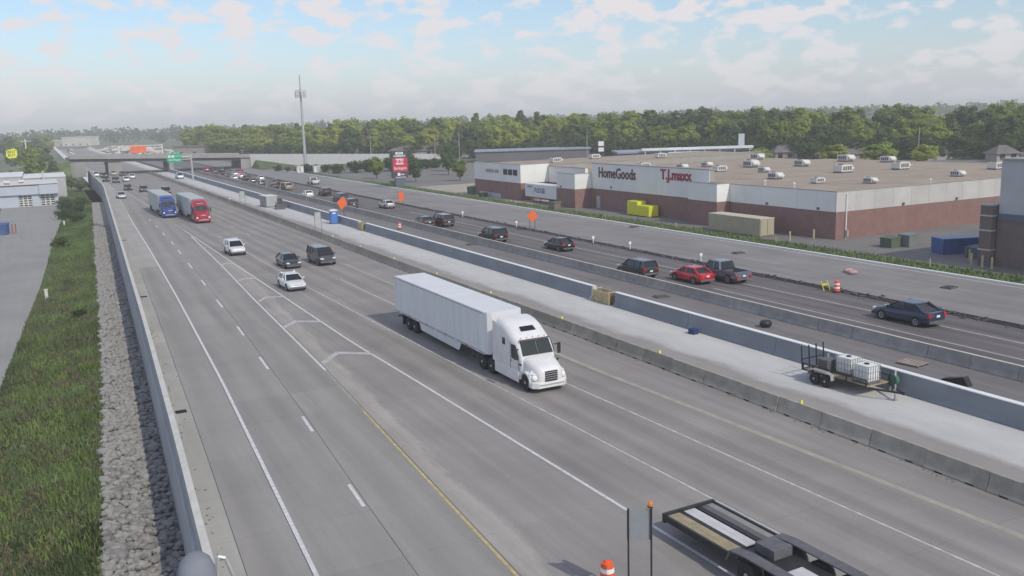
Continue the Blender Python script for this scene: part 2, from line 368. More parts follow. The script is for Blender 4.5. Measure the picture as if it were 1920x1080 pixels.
# ------------------------------------------------------------------ road lines (x as a function of y)
WALL = interp([(-60, -0.5), (0, 2.1), (31.85, 3.69), (44.6, 4.38), (75.2, 5.86), (104.5, 7.15), (148.7, 9.1), (272.4, 14.5), (376, 15.3), (1500, 15.3)])
LE = interp([(-20, 4.3), (30, 7.08), (57.2, 8.59), (89.8, 10.05), (126, 11.46), (168.8, 12.9), (272, 17.0), (376, 17.6), (1500, 17.6)])
LF = interp([(-20, 7.4), (34.7, 10.39), (47.9, 11.21), (73.4, 12.52), (98.6, 13.6), (134.7, 15.1), (168, 15.9), (272, 18.0)])
LG = interp([(-20, 10.6), (31.4, 13.49), (57.3, 14.97), (85.2, 16.12), (108, 17.24), (140.9, 18.48), (150, 18.65), (300, 18.65)])
LA = interp([(-20, 20.4), (28.7, 19.54), (50.6, 19.06), (63, 18.72), (1500, 18.6)])
LB = interp([(-20, 24.0), (28, 23.17), (60.7, 22.5), (86, 21.95), (1500, 21.9)])
LC = interp([(-20, 27.9), (18.6, 27.28), (45, 26.56), (80, 26.0), (1500, 25.6)])
LD = interp([(-20, 31.5), (20.7, 30.6), (46.8, 29.57), (80, 29.4), (1500, 29.3)])
ZL = -3.5
RW = interp([(0, 3.2), (43, 3.3), (63, 3.1), (90, 3.0), (114, 3.0), (154, 3.0), (200, 3.0), (330, 3.2)])   # width of the rock strip
FR = interp([(-60, -12), (60, -5.6), (77.7, -4.7), (127, -1.8), (192, 1.1), (245, 3.7), (262, 3.7)])      # edge of the frontage road
def BZ(x, u):
    """height of the bank: up from the frontage road to the rock strip, then down to the foot of the wall"""
    e = WALL(u) - 0.3 - RW(u); rise = 1.0 * float(np.interp(u, [0, 200, 260], [1, 1, 0]))
    if x < FR(u): return ZL
    if x < e: return ZL + rise * (x - FR(u)) / max(.3, e - FR(u))
    return ZL + rise * max(0.0, (WALL(u) - 0.25 - x) / (WALL(u) - 0.25 - e))
US = [-60, -20, 0, 14, 31.85, 44.6, 60, 75.2, 90, 104.5, 125, 148.7, 170, 200, 235, 272.4, 300, 330, 376, 430]

# ------------------------------------------------------------------ ground
g = MB()
far = 4500
us = [-400] + US + [900, far]
strip(g, K(-far), lambda u: WALL(u) - 0.2, us, ZL - 0.15)
strip(g, lambda u: WALL(u) + 0.1, K(far), us, -0.10)
struct('ground', g, m_terrain)

# the near carriageway
g = MB(); strip(g, lambda u: WALL(u) + 0.2, K(33.9), [-60] + [u for u in US if -60 < u < 112] + [112], -0.045); road_base = struct('road', g, m_joint)
g = MB(); strip(g, lambda u: WALL(u) + 0.2, lambda u: LE(u) - 0.15, [112] + [u for u in US if u > 112] + [900], 0.0); struct('shoulder', g, m_gutter)
g = MB(); strip(g, lambda u: LE(u) - 0.15, lambda u: LA(u) - 0.3, [112] + [u for u in US if u > 112] + [900], 0.0); struct('ramp_pavement', g, m_ramp)
g = MB(); strip(g, lambda u: LA(u) - 0.3, K(33.9), [112] + [u for u in US if u > 112] + [900], 0.0); struct('main_pavement', g, m_main)
cols = [(lambda u: WALL(u) + 0.3, lambda u: min(WALL(u) + 1.25, LE(u) - 0.6), m_gutter), (lambda u: min(WALL(u) + 1.25, LE(u) - 0.6), lambda u: LE(u) - 0.1, m_ramp), (lambda u: LE(u) - 0.1, lambda u: LF(u) + 0.18, m_ramp), (lambda u: LF(u) + 0.18, lambda u: LG(u) + 0.12, m_ramp),
        (lambda u: LG(u) + 0.12, lambda u: LA(u) - 0.05, m_gore), (lambda u: LA(u) - 0.05, lambda u: LB(u) + 0.1, m_main), (lambda u: LB(u) + 0.1, lambda u: LC(u) + 0.1, m_main), (lambda u: LC(u) + 0.1, lambda u: LD(u) + 0.1, m_main), (lambda u: LD(u) + 0.1, K(33.9), m_shoulder)]
SL = 4.572; gap = 0.012
ks = [112 - SL * i for i in range(0, 23)]
for a, b, m in cols:
    for i in range(len(ks) - 1):
        u1, u0 = ks[i] - gap, ks[i + 1] + gap
        q = [(a(u0) + gap, u0), (b(u0) - gap, u0), (b(u1) - gap, u1), (a(u1) + gap, u1)]
        h = random.uniform(-0.002, 0.002)
        mb = MB().hexa([(x, y, -0.04) for x, y in q], [(x, y, h) for x, y in q]); mb.build('slab', m, road_base)
g = MB(); strip(g, lambda u: WALL(u) + 0.3, K(33.9), [-60, -40, -20, 0, 11.2], -0.003); o = g.build('near_apron', m_main, road_base)

# painted lines of the near carriageway
lines = tag(link('lane_markings', None), kind='structure')
def line(f, w, us, m, z=0.007):
    g = MB(); strip(g, lambda u: f(u) - w / 2, lambda u: f(u) + w / 2, us, z); return g.build('lane_line', m, lines)
fine = lambda a, b, n=24: list(np.linspace(a, b, n))
line(LE, 0.17, fine(12, 185, 40), m_white_paint); line(LE, 0.14, fine(185, 376), m_old_paint)
line(LG, 0.15, fine(56.5, 140, 30), m_white_paint); line(LG, 0.13, fine(12, 47, 20), m_yellow_paint); line(LG, 0.12, fine(47, 56.5, 6), m_faded_yellow)
line(lambda u: LA(u), 0.15, fine(12, 150, 40), m_white_paint); line(LA, 0.13, fine(150, 376, 6), m_old_paint)
line(LB, 0.14, fine(12, 130, 40), m_old_paint)
line(LC, 0.15, fine(12, 90, 30), m_old_paint)
line(LD, 0.36, fine(12, 100, 30), m_faded_yellow)
for u0, u1 in ((22.6, 25.6), (34.74, 37.34), (45.16, 47.9), (58.88, 62.44), (69.81, 73.37), (82.18, 86.19), (94.9, 98.6), (107.65, 112.26), (121.13, 125.24), (132.0, 135.5), (144.5, 148), (156.5, 160), (169, 172.5)):
    g = MB(); strip(g, lambda q: LF(q) - 0.08, lambda q: LF(q) + 0.08, [u0, u1], 0.007); g.build('lane_dash', m_white_paint, lines)
for i in range(9):
    for f in (LB, LC):
        u = 135 + i * 12.2
        g = MB(); strip(g, lambda q: f(q) - 0.07, lambda q: f(q) + 0.07, [u, u + 3.0], 0.007); g.build('lane_dash', m_old_paint, lines)
for pts, w in (([(17.3, 108.0), (17.8, 108.9), (18.6, 108.4)], .3), ([(16.85, 95.5), (17.57, 96.6), (18.75, 95.9)], .3), ([(16.25, 83.0), (17.25, 84.6), (18.66, 84.0)], .32), ([(15.65, 70.8), (16.98, 72.5), (18.7, 71.2)], .34), ([(15.2, 58.2), (16.87, 60.5), (18.9, 58.95)], .36)):
    g = MB(); (x0, y0), (x1, y1), (x2, y2) = pts
    g.add([(x0, y0 - w, .0075), (x0, y0 + w, .0075), (x1, y1 + w, .0075), (x1, y1 - w, .0075), (x2, y2 + w, .0075), (x2, y2 - w, .0075)], [(0, 3, 2, 1), (3, 5, 4, 2)])
    g.build('gore_chevron', m_old_paint, lines)

# median work zone, far carriageway
def sheet(name, a, b, u0, u1, z, m):
    g = MB(); strip(g, K(a), K(b), [u0, u1], z); return struct(name, g, m)
sheet('median_pavement', 33.9, 41.35, -60, 900, 0.0, m_median)
sheet('asphalt_strip', 41.35, 43.7, -60, 900, 0.0, m_asph)
sheet('far_shoulder', 43.7, 49.2, -60, 900, 0.0, m_farsh)
sheet('far_lanes', 49.2, 60.2, -60, 900, 0.0, m_far)
sheet('trench_strip', 60.2, 61.5, -60, 900, -0.04, m_dark)
sheet('new_pavement', 61.5, 74.7, -60, 900, 0.0, m_newc)
g = MB().box(74.7, 75.05, -60, 370, -0.1, 0.13); struct('kerb', g, m_cap)
lines2 = tag(link('far_lane_markings', None), kind='structure')
for x, u0, u1, m in ((52.9, 20, 64, m_old_paint), (56.6, 30, 150, m_old_paint), (49.7, 20, 300, m_old_paint), (73.9, 30, 260, m_white_paint)):
    k = 12
    g = MB(); strip(g, K(x - 0.07), K(x + 0.07), fine(u0, u1, k), 0.006); g.build('lane_line', m, lines2)
# kerb-side verge and the shops' service road
sheet('verge', 75.05, 78.3, -60, 262, 0.06, m_verge)
sheet('service_road', 78.3, 125, -60, 139, 0.02, m_lot)
sheet('tan_service_road', 78.3, 130, 139, 206, 0.02, m_tan)
sheet('shop_car_park', 78.3, 150, 206, 300, 0.02, m_lot)
sheet('rear_car_park', 150, 330, 60, 330, 0.02, m_lot)
# frontage road and garage yard on the lower left
g = MB(); strip(g, lambda u: FR(u) - 14, FR, [-60, 0, 60, 77.7, 127, 160, 192, 245, 270.6], ZL + 0.02); struct('frontage_road', g, m_front)
g = MB(); bu = [-60, -20, 0, 20, 31.85, 45, 60, 77.7, 90, 104.5, 127, 148.7, 170, 192, 220, 245, 262, 330]
g.loft([[(FR(u), u, ZL), (WALL(u) - 0.3 - RW(u), u, BZ(WALL(u) - 0.31 - RW(u), u))] for u in bu], caps=False); struct('grass_bank', g, m_grass)
g = MB(); strip(g, K(-28), K(-8.6), [165, 186], ZL + 0.05); struct('grass_island', g, m_grass)

# ------------------------------------------------------------------ walls and barriers
wall = thing('retaining_wall', 'long grey concrete retaining wall with white topped parapet beside the rock strip', 'wall')
def section_run(name, m, sec, u0, u1, par, n=2):
    """sec: list of (offset from WALL, z); run along the wall line"""
    us_ = np.linspace(u0, u1, n)
    return MB().loft([[(WALL(u) + a, u, z) for a, z in sec] for u in us_]).build(name, m, par)
low = [(-0.35, ZL - 0.2), (0.2, ZL - 0.2), (0.2, -0.06), (-0.22, -0.06), (-0.22, -0.35), (-0.27, -0.4)]
par_ = [(-0.12, -0.055), (0.29, -0.055), (0.24, 0.12), (0.12, 0.30), (0.10, 0.93), (-0.10, 0.93)]
u = 10.0; k = 0
while u < 376:
    L = 4.55 if u < 140 else 24
    section_run('wall_panel', m_wall, low, u + 0.015, min(u + L, 376) - 0.015, wall)
    section_run('parapet_segment', m_wall, par_, u + 0.012, min(u + L, 376) - 0.012, wall)
    u += L
section_run('parapet_cap', mat('dull_parapet_cap', (0.50, 0.49, 0.465), .85, .12, 1.5), [(-0.13, 0.935), (0.16, 0.935), (0.16, 1.02), (-0.13, 1.02)], 10, 376, wall, 60)
for u in (52.5, 92, 142):
    g = MB().box(-0.30, 0.30, -0.28, 0.28, 0, 0.02)
    for i in range(6): g.box(-0.26, 0.26, -0.24 + i * 0.085, -0.20 + i * 0.085, 0.02, 0.035)
    o = g.build('drain_grate', m_dark); o.location = (WALL(u) + 0.72, u, 0.004)
    tag(o, {52.5: 'black drain grate in the gutter nearest to the camera', 92: 'dark drain grate in the gutter beside the middle of the retaining wall', 142: 'small dark drain grate in the gutter farthest along the wall'}[u], 'drain')

# precast barrier between lanes and median works: every segment a thing
BS = 3.05
def barrier_sec(h, wb, wt):
    return [(-wb, 0), (wb, 0), (wb, 0.08), (wb * 0.62, 0.30), (wt, h), (-wt, h), (-wb * 0.62, 0.30), (-wb, 0.08)]
g = MB().prism_y(barrier_sec(0.82, 0.30, 0.085), -BS / 2 + 0.02, BS / 2 - 0.02)
me_bar = fix_normals(g.mesh('barrier_body', m_barrier))
me_slot = MB().box(-0.306, -0.29, -0.2, 0.2, 0.012, 0.075).mesh('drain_slot', m_dark)
me_ref = MB().box(-0.07, 0.07, -0.012, 0.012, 0.82, 0.99).mesh('reflector', m_yellow)
n = 0
for i in range(118):
    u = 9 + BS * i
    if u > 352: break
    x = 33.45 + random.uniform(-0.03, 0.03) + (0.6 * min(1, max(0, (u - 90) / 100)))
    t = thing('concrete_barrier', 'tan precast barrier segment in the line beside the white median paving', 'barrier', (x, u, 0), random.uniform(-0.008, 0.008), 'precast barrier segments left of the median works')
    link('barrier_body', me_bar, t)
    if u < 140:
        for s in (-0.75, 0.75):
            o = link('drain_slot', me_slot, t); o.location = (0, s, 0)
    if i % 4 == 0 and u < 130:
        link('reflector', me_ref, t); t['label'] = 'tan precast barrier segment topped by a small yellow reflector'; t['group'] = 'precast barrier segments with yellow reflectors'
g = MB().prism_y(barrier_sec(0.84, 0.30, 0.09), -BS / 2 + 0.015, BS / 2 - 0.015)
me_bar2 = fix_normals(g.mesh('barrier_body', m_barrier2))
me_capl = MB().box(-0.10, 0.10, -BS / 2 + .02, BS / 2 - .02, 0.84, 0.865).mesh('barrier_top', mat('pale_barrier_top', (0.50, 0.48, 0.42), 0.9, .12, 2))
for i in range(110):
    u = 12 + BS * i
    if u > 340: break
    x = 48.75 + random.uniform(-0.03, 0.03)
    t = thing('concrete_barrier', 'grey precast barrier segment in the line beside the far traffic lanes', 'barrier', (x, u, 0), random.uniform(-0.008, 0.008), 'precast barrier segments along the far lanes')
    link('barrier_body', me_bar2, t); link('barrier_top', me_capl, t)

# cast median wall with a gap that still holds formwork
def median_run(u0, u1, label):
    t = thing('median_wall', label, 'wall', (0, 0, 0))
    sec = [(41.10, -0.05), (41.95, -0.05), (41.95, 0.10), (41.74, 0.36), (41.70, 1.14), (41.36, 1.14), (41.32, 0.36), (41.10, 0.10)]
    u = u0
    while u < u1 - 0.1:
        L = min(9.1 if u < 150 else 40, u1 - u)
        o = MB().prism_y(sec, u + 0.02, u + L - 0.02).build('wall_segment', m_median_wall, t); fix_normals(o.data)
        u += L
    MB().box(41.34, 41.72, u0, u1, 1.142, 1.19).build('wall_cap', m_cap, t)
    return t
median_run(-20, 62.6, 'nearest length of blue grey median wall with bright white top')
median_run(66.2, 128.5, 'middle length of grey median wall between the two wooden forms')
median_run(131.2, 352, 'far length of grey median wall behind the blue portable toilet')
m_mint = mat('mint_formliner', (0.50, 0.56, 0.52), 0.8, 0.06, 2)
g = MB().prism_y([(41.08, 0.0), (41.98, 0.0), (41.98, 0.1), (41.76, 0.36), (41.72, 1.2), (41.34, 1.2), (41.30, 0.36), (41.08, 0.1)], 66.0, 66.17)
o = g.build('wall_end_form', m_mint); fix_normals(o.data); tag(o, 'pale green end plate standing at the gap in the median wall', 'formwork')
def formwork(u0, u1, label):
    t = thing('wooden_formwork', label, 'formwork', (41.5, (u0 + u1) / 2, 0)); L = (u1 - u0) / 2
    for i in range(5): MB().box(-0.42, -0.38, -L, L, 0.05 + i * 0.2, 0.22 + i * 0.2).build('board', m_ywood, t)
    for i in range(5): MB().box(0.38, 0.42, -L, L, 0.05 + i * 0.2, 0.22 + i * 0.2).build('board', m_ywood, t)
    for y in (-L + .05, 0, L - .05):
        for x in (-0.45, 0.45): MB().bar((x, y, 0), (x, y, 1.2), 0.05).build('stake', m_ywood, t)
    MB().box(-0.36, 0.36, -L + .02, L - .02, 0, 0.88).build('filling', m_soil, t)
    MB().bar((-0.45, -L + .05, 1.1), (0.45, -L + .05, 1.1), 0.06).build('brace', m_ywood, t); MB().bar((-0.45, L - .05, 1.1), (0.45, L - .05, 1.1), 0.06).build('brace', m_ywood, t)
formwork(63.0, 65.6, 'wooden form box filling the gap in the median wall by the pale end plate')
formwork(128.8, 131.0, 'small wooden form in the median wall right of the blue toilet')

# clutter on the far side of the median wall
def clutter(name, label, cat, mb, m, loc, rz=0.0):
    o = mb.build(name, m); o.location = loc; o.rotation_euler = (0, 0, rz); return tag(o, label, cat)
def inlet(loc, label):
    t = thing('drain_inlet', label, 'drain', loc, random.uniform(-.2, .2))
    MB().box(-0.6, 0.6, -0.5, 0.5, 0, 0.12).build('frame', m_dgrey, t); MB().box(-0.5, 0.5, -0.4, 0.4, 0.12, 0.14).build('opening', m_dark, t)
    for i in range(4): MB().box(-0.5, 0.5, -0.35 + i * .2, -0.30 + i * .2, 0.142, 0.17).build('bar', m_dgrey, t)
inlet((46.7, 63.4, 0), 'dark drain inlet on the far shoulder behind the wooden form box')
inlet((47.6, 104.7, 0), 'dark drain inlet on the far shoulder left of the black utility vehicle')
inlet((69.2, 52.2, 0), 'dark drain inlet in the new paving by the far kerb at the right edge')
inlet((68.5, 78.6, 0), 'dark drain inlet in the new paving left of the pink sandbags')
inlet((73.6, 106.3, 0), 'small dark inlet box set at the far kerb')
def bag(loc, s, label, m, cat='sandbag'):
    me = bpy.data.meshes.new('sandbag'); v = []; f = []
    n, k = 10, 5
    for j in range(k + 1):
        ph = math.pi * j / k
        for i in range(n):
            th = 2 * math.pi * i / n; r = math.sin(ph) ** 0.6
            v.append((r * math.cos(th) * s[0] * random.uniform(.9, 1.1), r * math.sin(th) * s[1] * random.uniform(.9, 1.1), s[2] * (1 - math.cos(ph)) / 2))
    f = [(j * n + i, j * n + (i + 1) % n, (j + 1) * n + (i + 1) % n, (j + 1) * n + i) for j in range(k) for i in range(n)]
    me.from_pydata(v, [], f); me.materials.append(m); me.polygons.foreach_set('use_smooth', [True] * len(f))
    o = link('sandbag', fix_normals(me)); o.location = loc; return tag(o, label, cat)
bag((46.2, 49.9, 0), (0.5, 0.4, 0.55), 'black heaped bag on the asphalt behind the median wall', m_black)
g = MB().prism_x([(-.9, 0), (.8, 0), (.7, 0.15), (-.6, 0.5)], -0.25, 0.25)
clutter('silt_fence_roll', 'black wedge of folded silt fence behind the median wall at right', 'fabric', g, m_black, (45.3, 33.4, 0), 0.1)
t = thing('pallet', 'weathered wooden pallet lying behind the median wall above the equipment trailer', 'pallet', (46.6, 37.4, 0), 0.15)
for i in range(3): MB().box(-0.6 + i * .55, -0.5 + i * .55, -0.7, 0.7, 0, 0.1).build('runner', m_soil, t)
for i in range(6): MB().box(-0.62, 0.62, -0.7 + i * .25, -0.54 + i * .25, 0.1, 0.13).build('slat', mat('grey_wood', (0.30, 0.25, 0.22), .9, .2, 3), t)
g = MB().box(-0.24, 0.24, -0.28, 0.28, 0, 0.32).box(-0.27, 0.27, -0.31, 0.31, 0.32, 0.38)
clutter('plastic_tote', 'dark blue plastic tote at the foot of the median wall', 'tote', g, mat('navy_plastic', (0.02, 0.05, 0.13), .6, .1, 3), (40.55, 51.2, 0), 0.1)
for x, y, lab in ((68.6, 62.9, 'left'), (68.1, 61.9, 'right')):
    bag((x, y, 0), (0.55, 0.35, 0.4), 'faded pink sandbag near the far kerb, the %s of two' % lab, mat('pink_fabric', (0.42, 0.27, 0.27), .9, .15, 3))
# exposed dowels and rubble along the trench edge
g = MB()
for c in range(34):
    u0 = 28 + c * 3.9 + random.uniform(-1.2, 1.2)
    for i in range(random.randint(2, 9)):
        u = u0 + random.uniform(-1.6, 1.6); a = random.uniform(-.9, .9); x0 = 60.3 + random.uniform(-0.3, .5); L = random.uniform(.3, 1.1)
        g.bar((x0, u, 0.03), (x0 + L, u + a, 0.04 + random.uniform(0, .08)), 0.035)
    for i in range(random.randint(4, 22)):
        u = u0 + random.gauss(0, 1.5); x = 60.7 + random.gauss(0, .45); s = random.uniform(.04, .20); q = random.uniform(0, 3)
        g.bar((x, u, s * .3), (x + s * 2 * math.cos(q), u + s * 2.5 * math.sin(q), s * .3), s, s * .6)
o = g.build('trench_rubble', mat('rusty_rubble', (0.10, 0.09, 0.10), .9, .35, 2)); tag(o, 'dark dowel bars and rubble strewn along the trench between far lanes', 'rubble', kind='stuff')
def delineator(loc, label):
    t = thing('delineator_post', label, 'delineator', loc, 0, 'white delineators along the trench edge')
    MB().lathe([(0.16, 0), (0.16, 0.05), (0.06, 0.08)], 10).build('foot', m_black, t); MB().cyl((0, 0, 0.05), (0, 0, 0.75), 0.05, 0.05, 8).build('post', m_swhite, t)
    MB().box(-0.16, 0.16, -0.02, 0.02, 0.68, 1.0).build('reflector_panel', m_swhite, t)
for x, y, l in ((60.0, 135.2, 'white delineator above the black van on the far lanes'), (60.4, 117, 'white delineator left of the orange diamond sign'), (59.9, 95.4, 'white delineator right above the dark sedan on the far lanes'), (60.6, 88.4, 'white delineator between the dark sedan and the dark wagon'), (61.3, 76.2, 'white delineator above the red car')):
    delineator((x, y, 0), l)

# ------------------------------------------------------------------ rock strip and grass on the lower left
def rock_mesh(seed):
    r = random.Random(seed); import bmesh
    bm = bmesh.new(); bmesh.ops.create_icosphere(bm, subdivisions=1, radius=0.5)
    for v in bm.verts: v.co *= r.uniform(0.72, 1.18); v.co.z *= 0.72
    me = bpy.data.meshes.new('stone'); bm.to_mesh(me); bm.free(); me.materials.append(m_stone); return me
ROCKS = [rock_mesh(i) for i in range(7)]
g = MB(); g.loft([[(WALL(u) - 0.3 - RW(u), u, BZ(WALL(u) - 0.31 - RW(u), u) + .02), (WALL(u) - 0.22, u, ZL + .02)] for u in [-60, -20, 0, 10, 31.85, 43, 63, 77.7, 90, 104.5, 114, 127, 148.7, 170, 200, 235, 272, 330]], caps=False)
bed = struct('rock_strip', g, mat('rock_bed', (0.29, 0.28, 0.265), .95, .3, 2.2))
spots = []
u = 38.0
while u < 190:
    step = 0.33 if u < 80 else 0.40
    w = RW(u); x = 0.1
    while x < w:
        spots.append((WALL(u) - 0.35 - x + random.uniform(-.08, .08), u + random.uniform(-.12, .12), step * random.choice((random.uniform(.7, 1.2), random.uniform(1.0, 1.5), random.uniform(1.4, 2.2)))))
        x += step * random.uniform(.75, 1.1)
    u += step * 0.9
near_spots = [s for s in spots if 40 < s[1] < 52]; random.shuffle(near_spots); chosen = set(id(s) for s in near_spots[:300])
stuff = MB()
rv = [np.array([v.co[:] for v in me.vertices]) for me in ROCKS]; rf = [[tuple(p.vertices) for p in me.polygons] for me in ROCKS]
for s in spots:
    k = random.randrange(7); a = random.uniform(0, 6.28); z = BZ(s[0], s[1]) + 0.02 + random.uniform(0.0, 0.22)
    if id(s) in chosen:
        o = link('stone', ROCKS[k], bed); o.location = (s[0], s[1], z); o.scale = (s[2] * random.uniform(.8, 1.3), s[2], s[2]); o.rotation_euler = (0, 0, a)
    else:
        ca, sa = math.cos(a), math.sin(a); v = rv[k] * s[2]
        stuff.add(np.stack([s[0] + v[:, 0] * ca - v[:, 1] * sa, s[1] + v[:, 0] * sa + v[:, 1] * ca, z + v[:, 2]], 1).tolist(), rf[k])
o = stuff.build('riprap_stones', m_stone, bed); o['kind'] = 'stuff'

def blades(n, region, hmin, hmax, w, m, name, label, clump=0.0, patch=False):
    v = np.zeros((n * 3, 3)); 
    u0, u1 = region
    uu = u0 * np.exp(rng.random(n) * math.log(u1 / u0))
    a = np.array([FR(q) + 0.05 for q in uu]); b = np.array([WALL(q) - 0.35 - RW(q) for q in uu])
    a = np.maximum(a, -9.0 - 0 * a)
    xx = a + (b - a) * rng.random(n)
    h = hmin + (hmax - hmin) * rng.random(n) ** 2
    if clump:
        f = 0.5 + 0.5 * np.sin(xx * 0.9 + np.sin(uu * 0.35) * 2.0) * np.sin(uu * 0.31 + 1.3); h *= 0.5 + 1.3 * f ** 2
    if patch:      # weeds gather in irregular clumps
        cx_ = rng.random(170); cu_ = rng.random(170); kk = rng.integers(0, 170, n); uu = u0 * np.exp(cu_[kk] * math.log(u1 / u0)) + rng.normal(0, .55, n); a = np.array([FR(q) + .2 for q in uu]); b = np.array([WALL(q) - .5 - RW(q) for q in uu]); xx = np.clip(np.maximum(a, -9) + (b - np.maximum(a, -9)) * cx_[kk] + rng.normal(0, .35, n), a, b)
    th = rng.random(n) * 6.283; dx, dy = np.cos(th) * w, np.sin(th) * w
    base = np.stack([xx, uu, np.array([BZ(p, q) for p, q in zip(xx, uu)])], 1)
    v[0::3] = base + np.stack([dx, dy, 0 * dx], 1); v[1::3] = base - np.stack([dx, dy, 0 * dx], 1)
    v[2::3] = base + np.stack([rng.normal(0, .10, n), rng.normal(0, .10, n), h], 1)
    me = bpy.data.meshes.new(name); me.vertices.add(n * 3); me.vertices.foreach_set('co', v.ravel()); me.loops.add(n * 3); me.loops.foreach_set('vertex_index', np.arange(n * 3)); me.polygons.add(n); me.polygons.foreach_set('loop_start', np.arange(n) * 3); me.update(calc_edges=True)
    me.materials.append(m); o = link(name, me); return tag(o, label, 'grass', kind='stuff')
blades(90000, (38, 200), 0.08, 0.34, 0.06, m_blade, 'grass', 'rough green grass on the bank left of the rock strip', 1)
blades(26000, (150, 330), 0.15, 0.6, 0.10, m_blade, 'grass', 'taller rough grass on the far part of the bank by the wall', 1)
blades(11000, (38, 190), 0.18, 0.55, 0.085, mat('weed_leaves', (0.125, 0.175, 0.05), .85, .4, .5), 'weeds', 'lighter leafy weeds in clumps on the green bank', 0, True)
blades(5000, (38, 150), 0.2, 0.5, 0.09, mat('brown_weeds', (0.12, 0.105, 0.07), .9, .3, .5), 'dead_weeds', 'brown dead weed stalks in clumps on the green bank', 0, True)
blades(9000, (38, 150), 0.15, 0.5, 0.05, m_blade2, 'dry_grass', 'dry straw coloured grass tufts scattered over the green bank')
# verge grass by the shops
nv = 16000
vv = np.zeros((nv * 3, 3)); uu = 35 + rng.random(nv) * 200; xx = 75.15 + rng.random(nv) * 3.1; th = rng.random(nv) * 6.283
bb = np.stack([xx, uu, np.full(nv, .06)], 1); dd = np.stack([np.cos(th) * .09, np.sin(th) * .09, 0 * th], 1)
vv[0::3] = bb + dd; vv[1::3] = bb - dd; vv[2::3] = bb + np.stack([rng.normal(0, .1, nv), rng.normal(0, .1, nv), .12 + .4 * rng.random(nv) ** 3], 1)
me = bpy.data.meshes.new('verge_grass'); me.from_pydata(vv.tolist(), [], [(3 * i, 3 * i + 1, 3 * i + 2) for i in range(nv)]); me.materials.append(mat('verge_blades', (0.125, 0.170, 0.07), .9, .4, .5))
tag(link('verge_grass', me), 'narrow strip of green grass between far kerb and service road', 'grass', kind='stuff')

# ------------------------------------------------------------------ trees
def crown_mesh(seed, kind, m, nclump=46, per=40, spread=0.30, z0=0.22, leaf=0.030):
    r = np.random.default_rng(seed); V = []; F = []
    zc = (1 + z0) / 2; hz = (1 - z0) / 2
    cs = []
    while len(cs) < nclump:
        p = r.normal(size=3); p /= np.linalg.norm(p); p *= r.random() ** 0.42
        c = np.array([p[0] * spread, p[1] * spread, zc + p[2] * hz])
        # crown outline: fuller below the middle for broad kind, tapering for tall kind
        k = 1.0 if kind == 'broad' else max(0.35, 1.15 - 0.75 * (c[2] - z0) / (1 - z0))
        c[:2] *= k * r.uniform(.8, 1.15); cs.append(c)
    for c in cs:
        rad = r.uniform(0.065, 0.125) * (spread / 0.30)
        n = int(per * r.uniform(.6, 1.3))
        d = r.normal(size=(n, 3)); d /= np.linalg.norm(d, axis=1)[:, None]; q = c + d * rad * (r.random((n, 1)) ** .5) * np.array([1.15, 1.15, .8])
        for i in range(n):
            oc = q[i] - np.array([0, 0, zc - .1]); nrm = d[i] * .6 + oc / (np.linalg.norm(oc) + 1e-6) * .8 + r.normal(size=3) * .35; nrm /= np.linalg.norm(nrm); a = np.cross(nrm, [0, 0, 1.0]); a /= (np.linalg.norm(a) + 1e-6); b = np.cross(nrm, a)
            s = leaf * r.uniform(.6, 1.3); o = len(V)
            V += [q[i] - a * s - b * s * .7, q[i] + a * s - b * s * .7, q[i] + a * s * .8 + b * s * .7, q[i] - a * s * .8 + b * s * .7]; F.append((o, o + 1, o + 2, o + 3))
    me = bpy.data.meshes.new('crown'); me.from_pydata([tuple(p) for p in V], [], F); me.materials.append(m); return me, cs
def trunk_mesh(seed, cs, z0=0.22, r0=0.022):
    r = random.Random(seed); g = MB()
    bend = (r.uniform(-.03, .03), r.uniform(-.03, .03))
    pts = [(bend[0] * t, bend[1] * t, t * 0.75) for t in (0, .3, .6, 1)]
    for i, (a, b) in enumerate(zip(pts[:-1], pts[1:])): g.cyl(a, b, r0 * (1 - .28 * i), r0 * (1 - .28 * (i + 1)), 6)
    for c in cs[::6]:
        z = min(0.7, max(0.15, c[2] - 0.12)); t = z / .75
        g.cyl((bend[0] * t, bend[1] * t, z), tuple(c), r0 * .35, r0 * .1, 4)
    return g.mesh('trunk', m_bark)
TREES = []
for i in range(12):
    k = 'tall' if i % 4 == 3 else 'broad'
    cm, cs = crown_mesh(100 + i, k, LEAF[i % 4], nclump=70, per=46, spread=random.uniform(.27, .36) if k == 'broad' else .22)
    TREES.append((cm, trunk_mesh(i, cs), k))
def tree(kind_i, x, y, z, h, label, group=None, name='broadleaf_tree'):
    cm, tm, k = TREES[kind_i]
    t = thing(name, label, 'tree', (x, y, z), random.uniform(0, 6.28), group, h)
    link('crown', cm, t); link('trunk', tm, t); return t
# profile of the wood's skyline: bearing (tan of angle right of the camera axis) -> height above the camera's horizon (tan)
head = R(26.9)
def place(px, depth, off=0):      # plan position from a surveyed bearing (tangent x 1708 + 960) and a distance
    X = (px - 960) / 1708.0 * depth + off; Y = depth
    return (math.cos(head) * X + math.sin(head) * Y, -math.sin(head) * X + math.cos(head) * Y)
SKY = interp([(190, 13.5), (250, 15.0), (300, 16.3), (400, 16.8), (460, 16.2), (500, 14.8), (560, 15.5), (600, 15.8), (655, 18.2), (700, 15.6), (740, 17), (800, 16.6), (860, 16), (900, 17.6), (950, 18), (1050, 16.6), (1130, 17.2), (1250, 16.4), (1360, 17), (1475, 16.6), (1555, 14.6), (1620, 15.2), (1720, 16.0), (1800, 15.0), (1900, 15.6), (2000, 15.6)])
DEP = interp([(190, 640), (300, 600), (450, 520), (600, 470), (800, 430), (1000, 400), (1300, 350), (1600, 310), (1950, 290)])
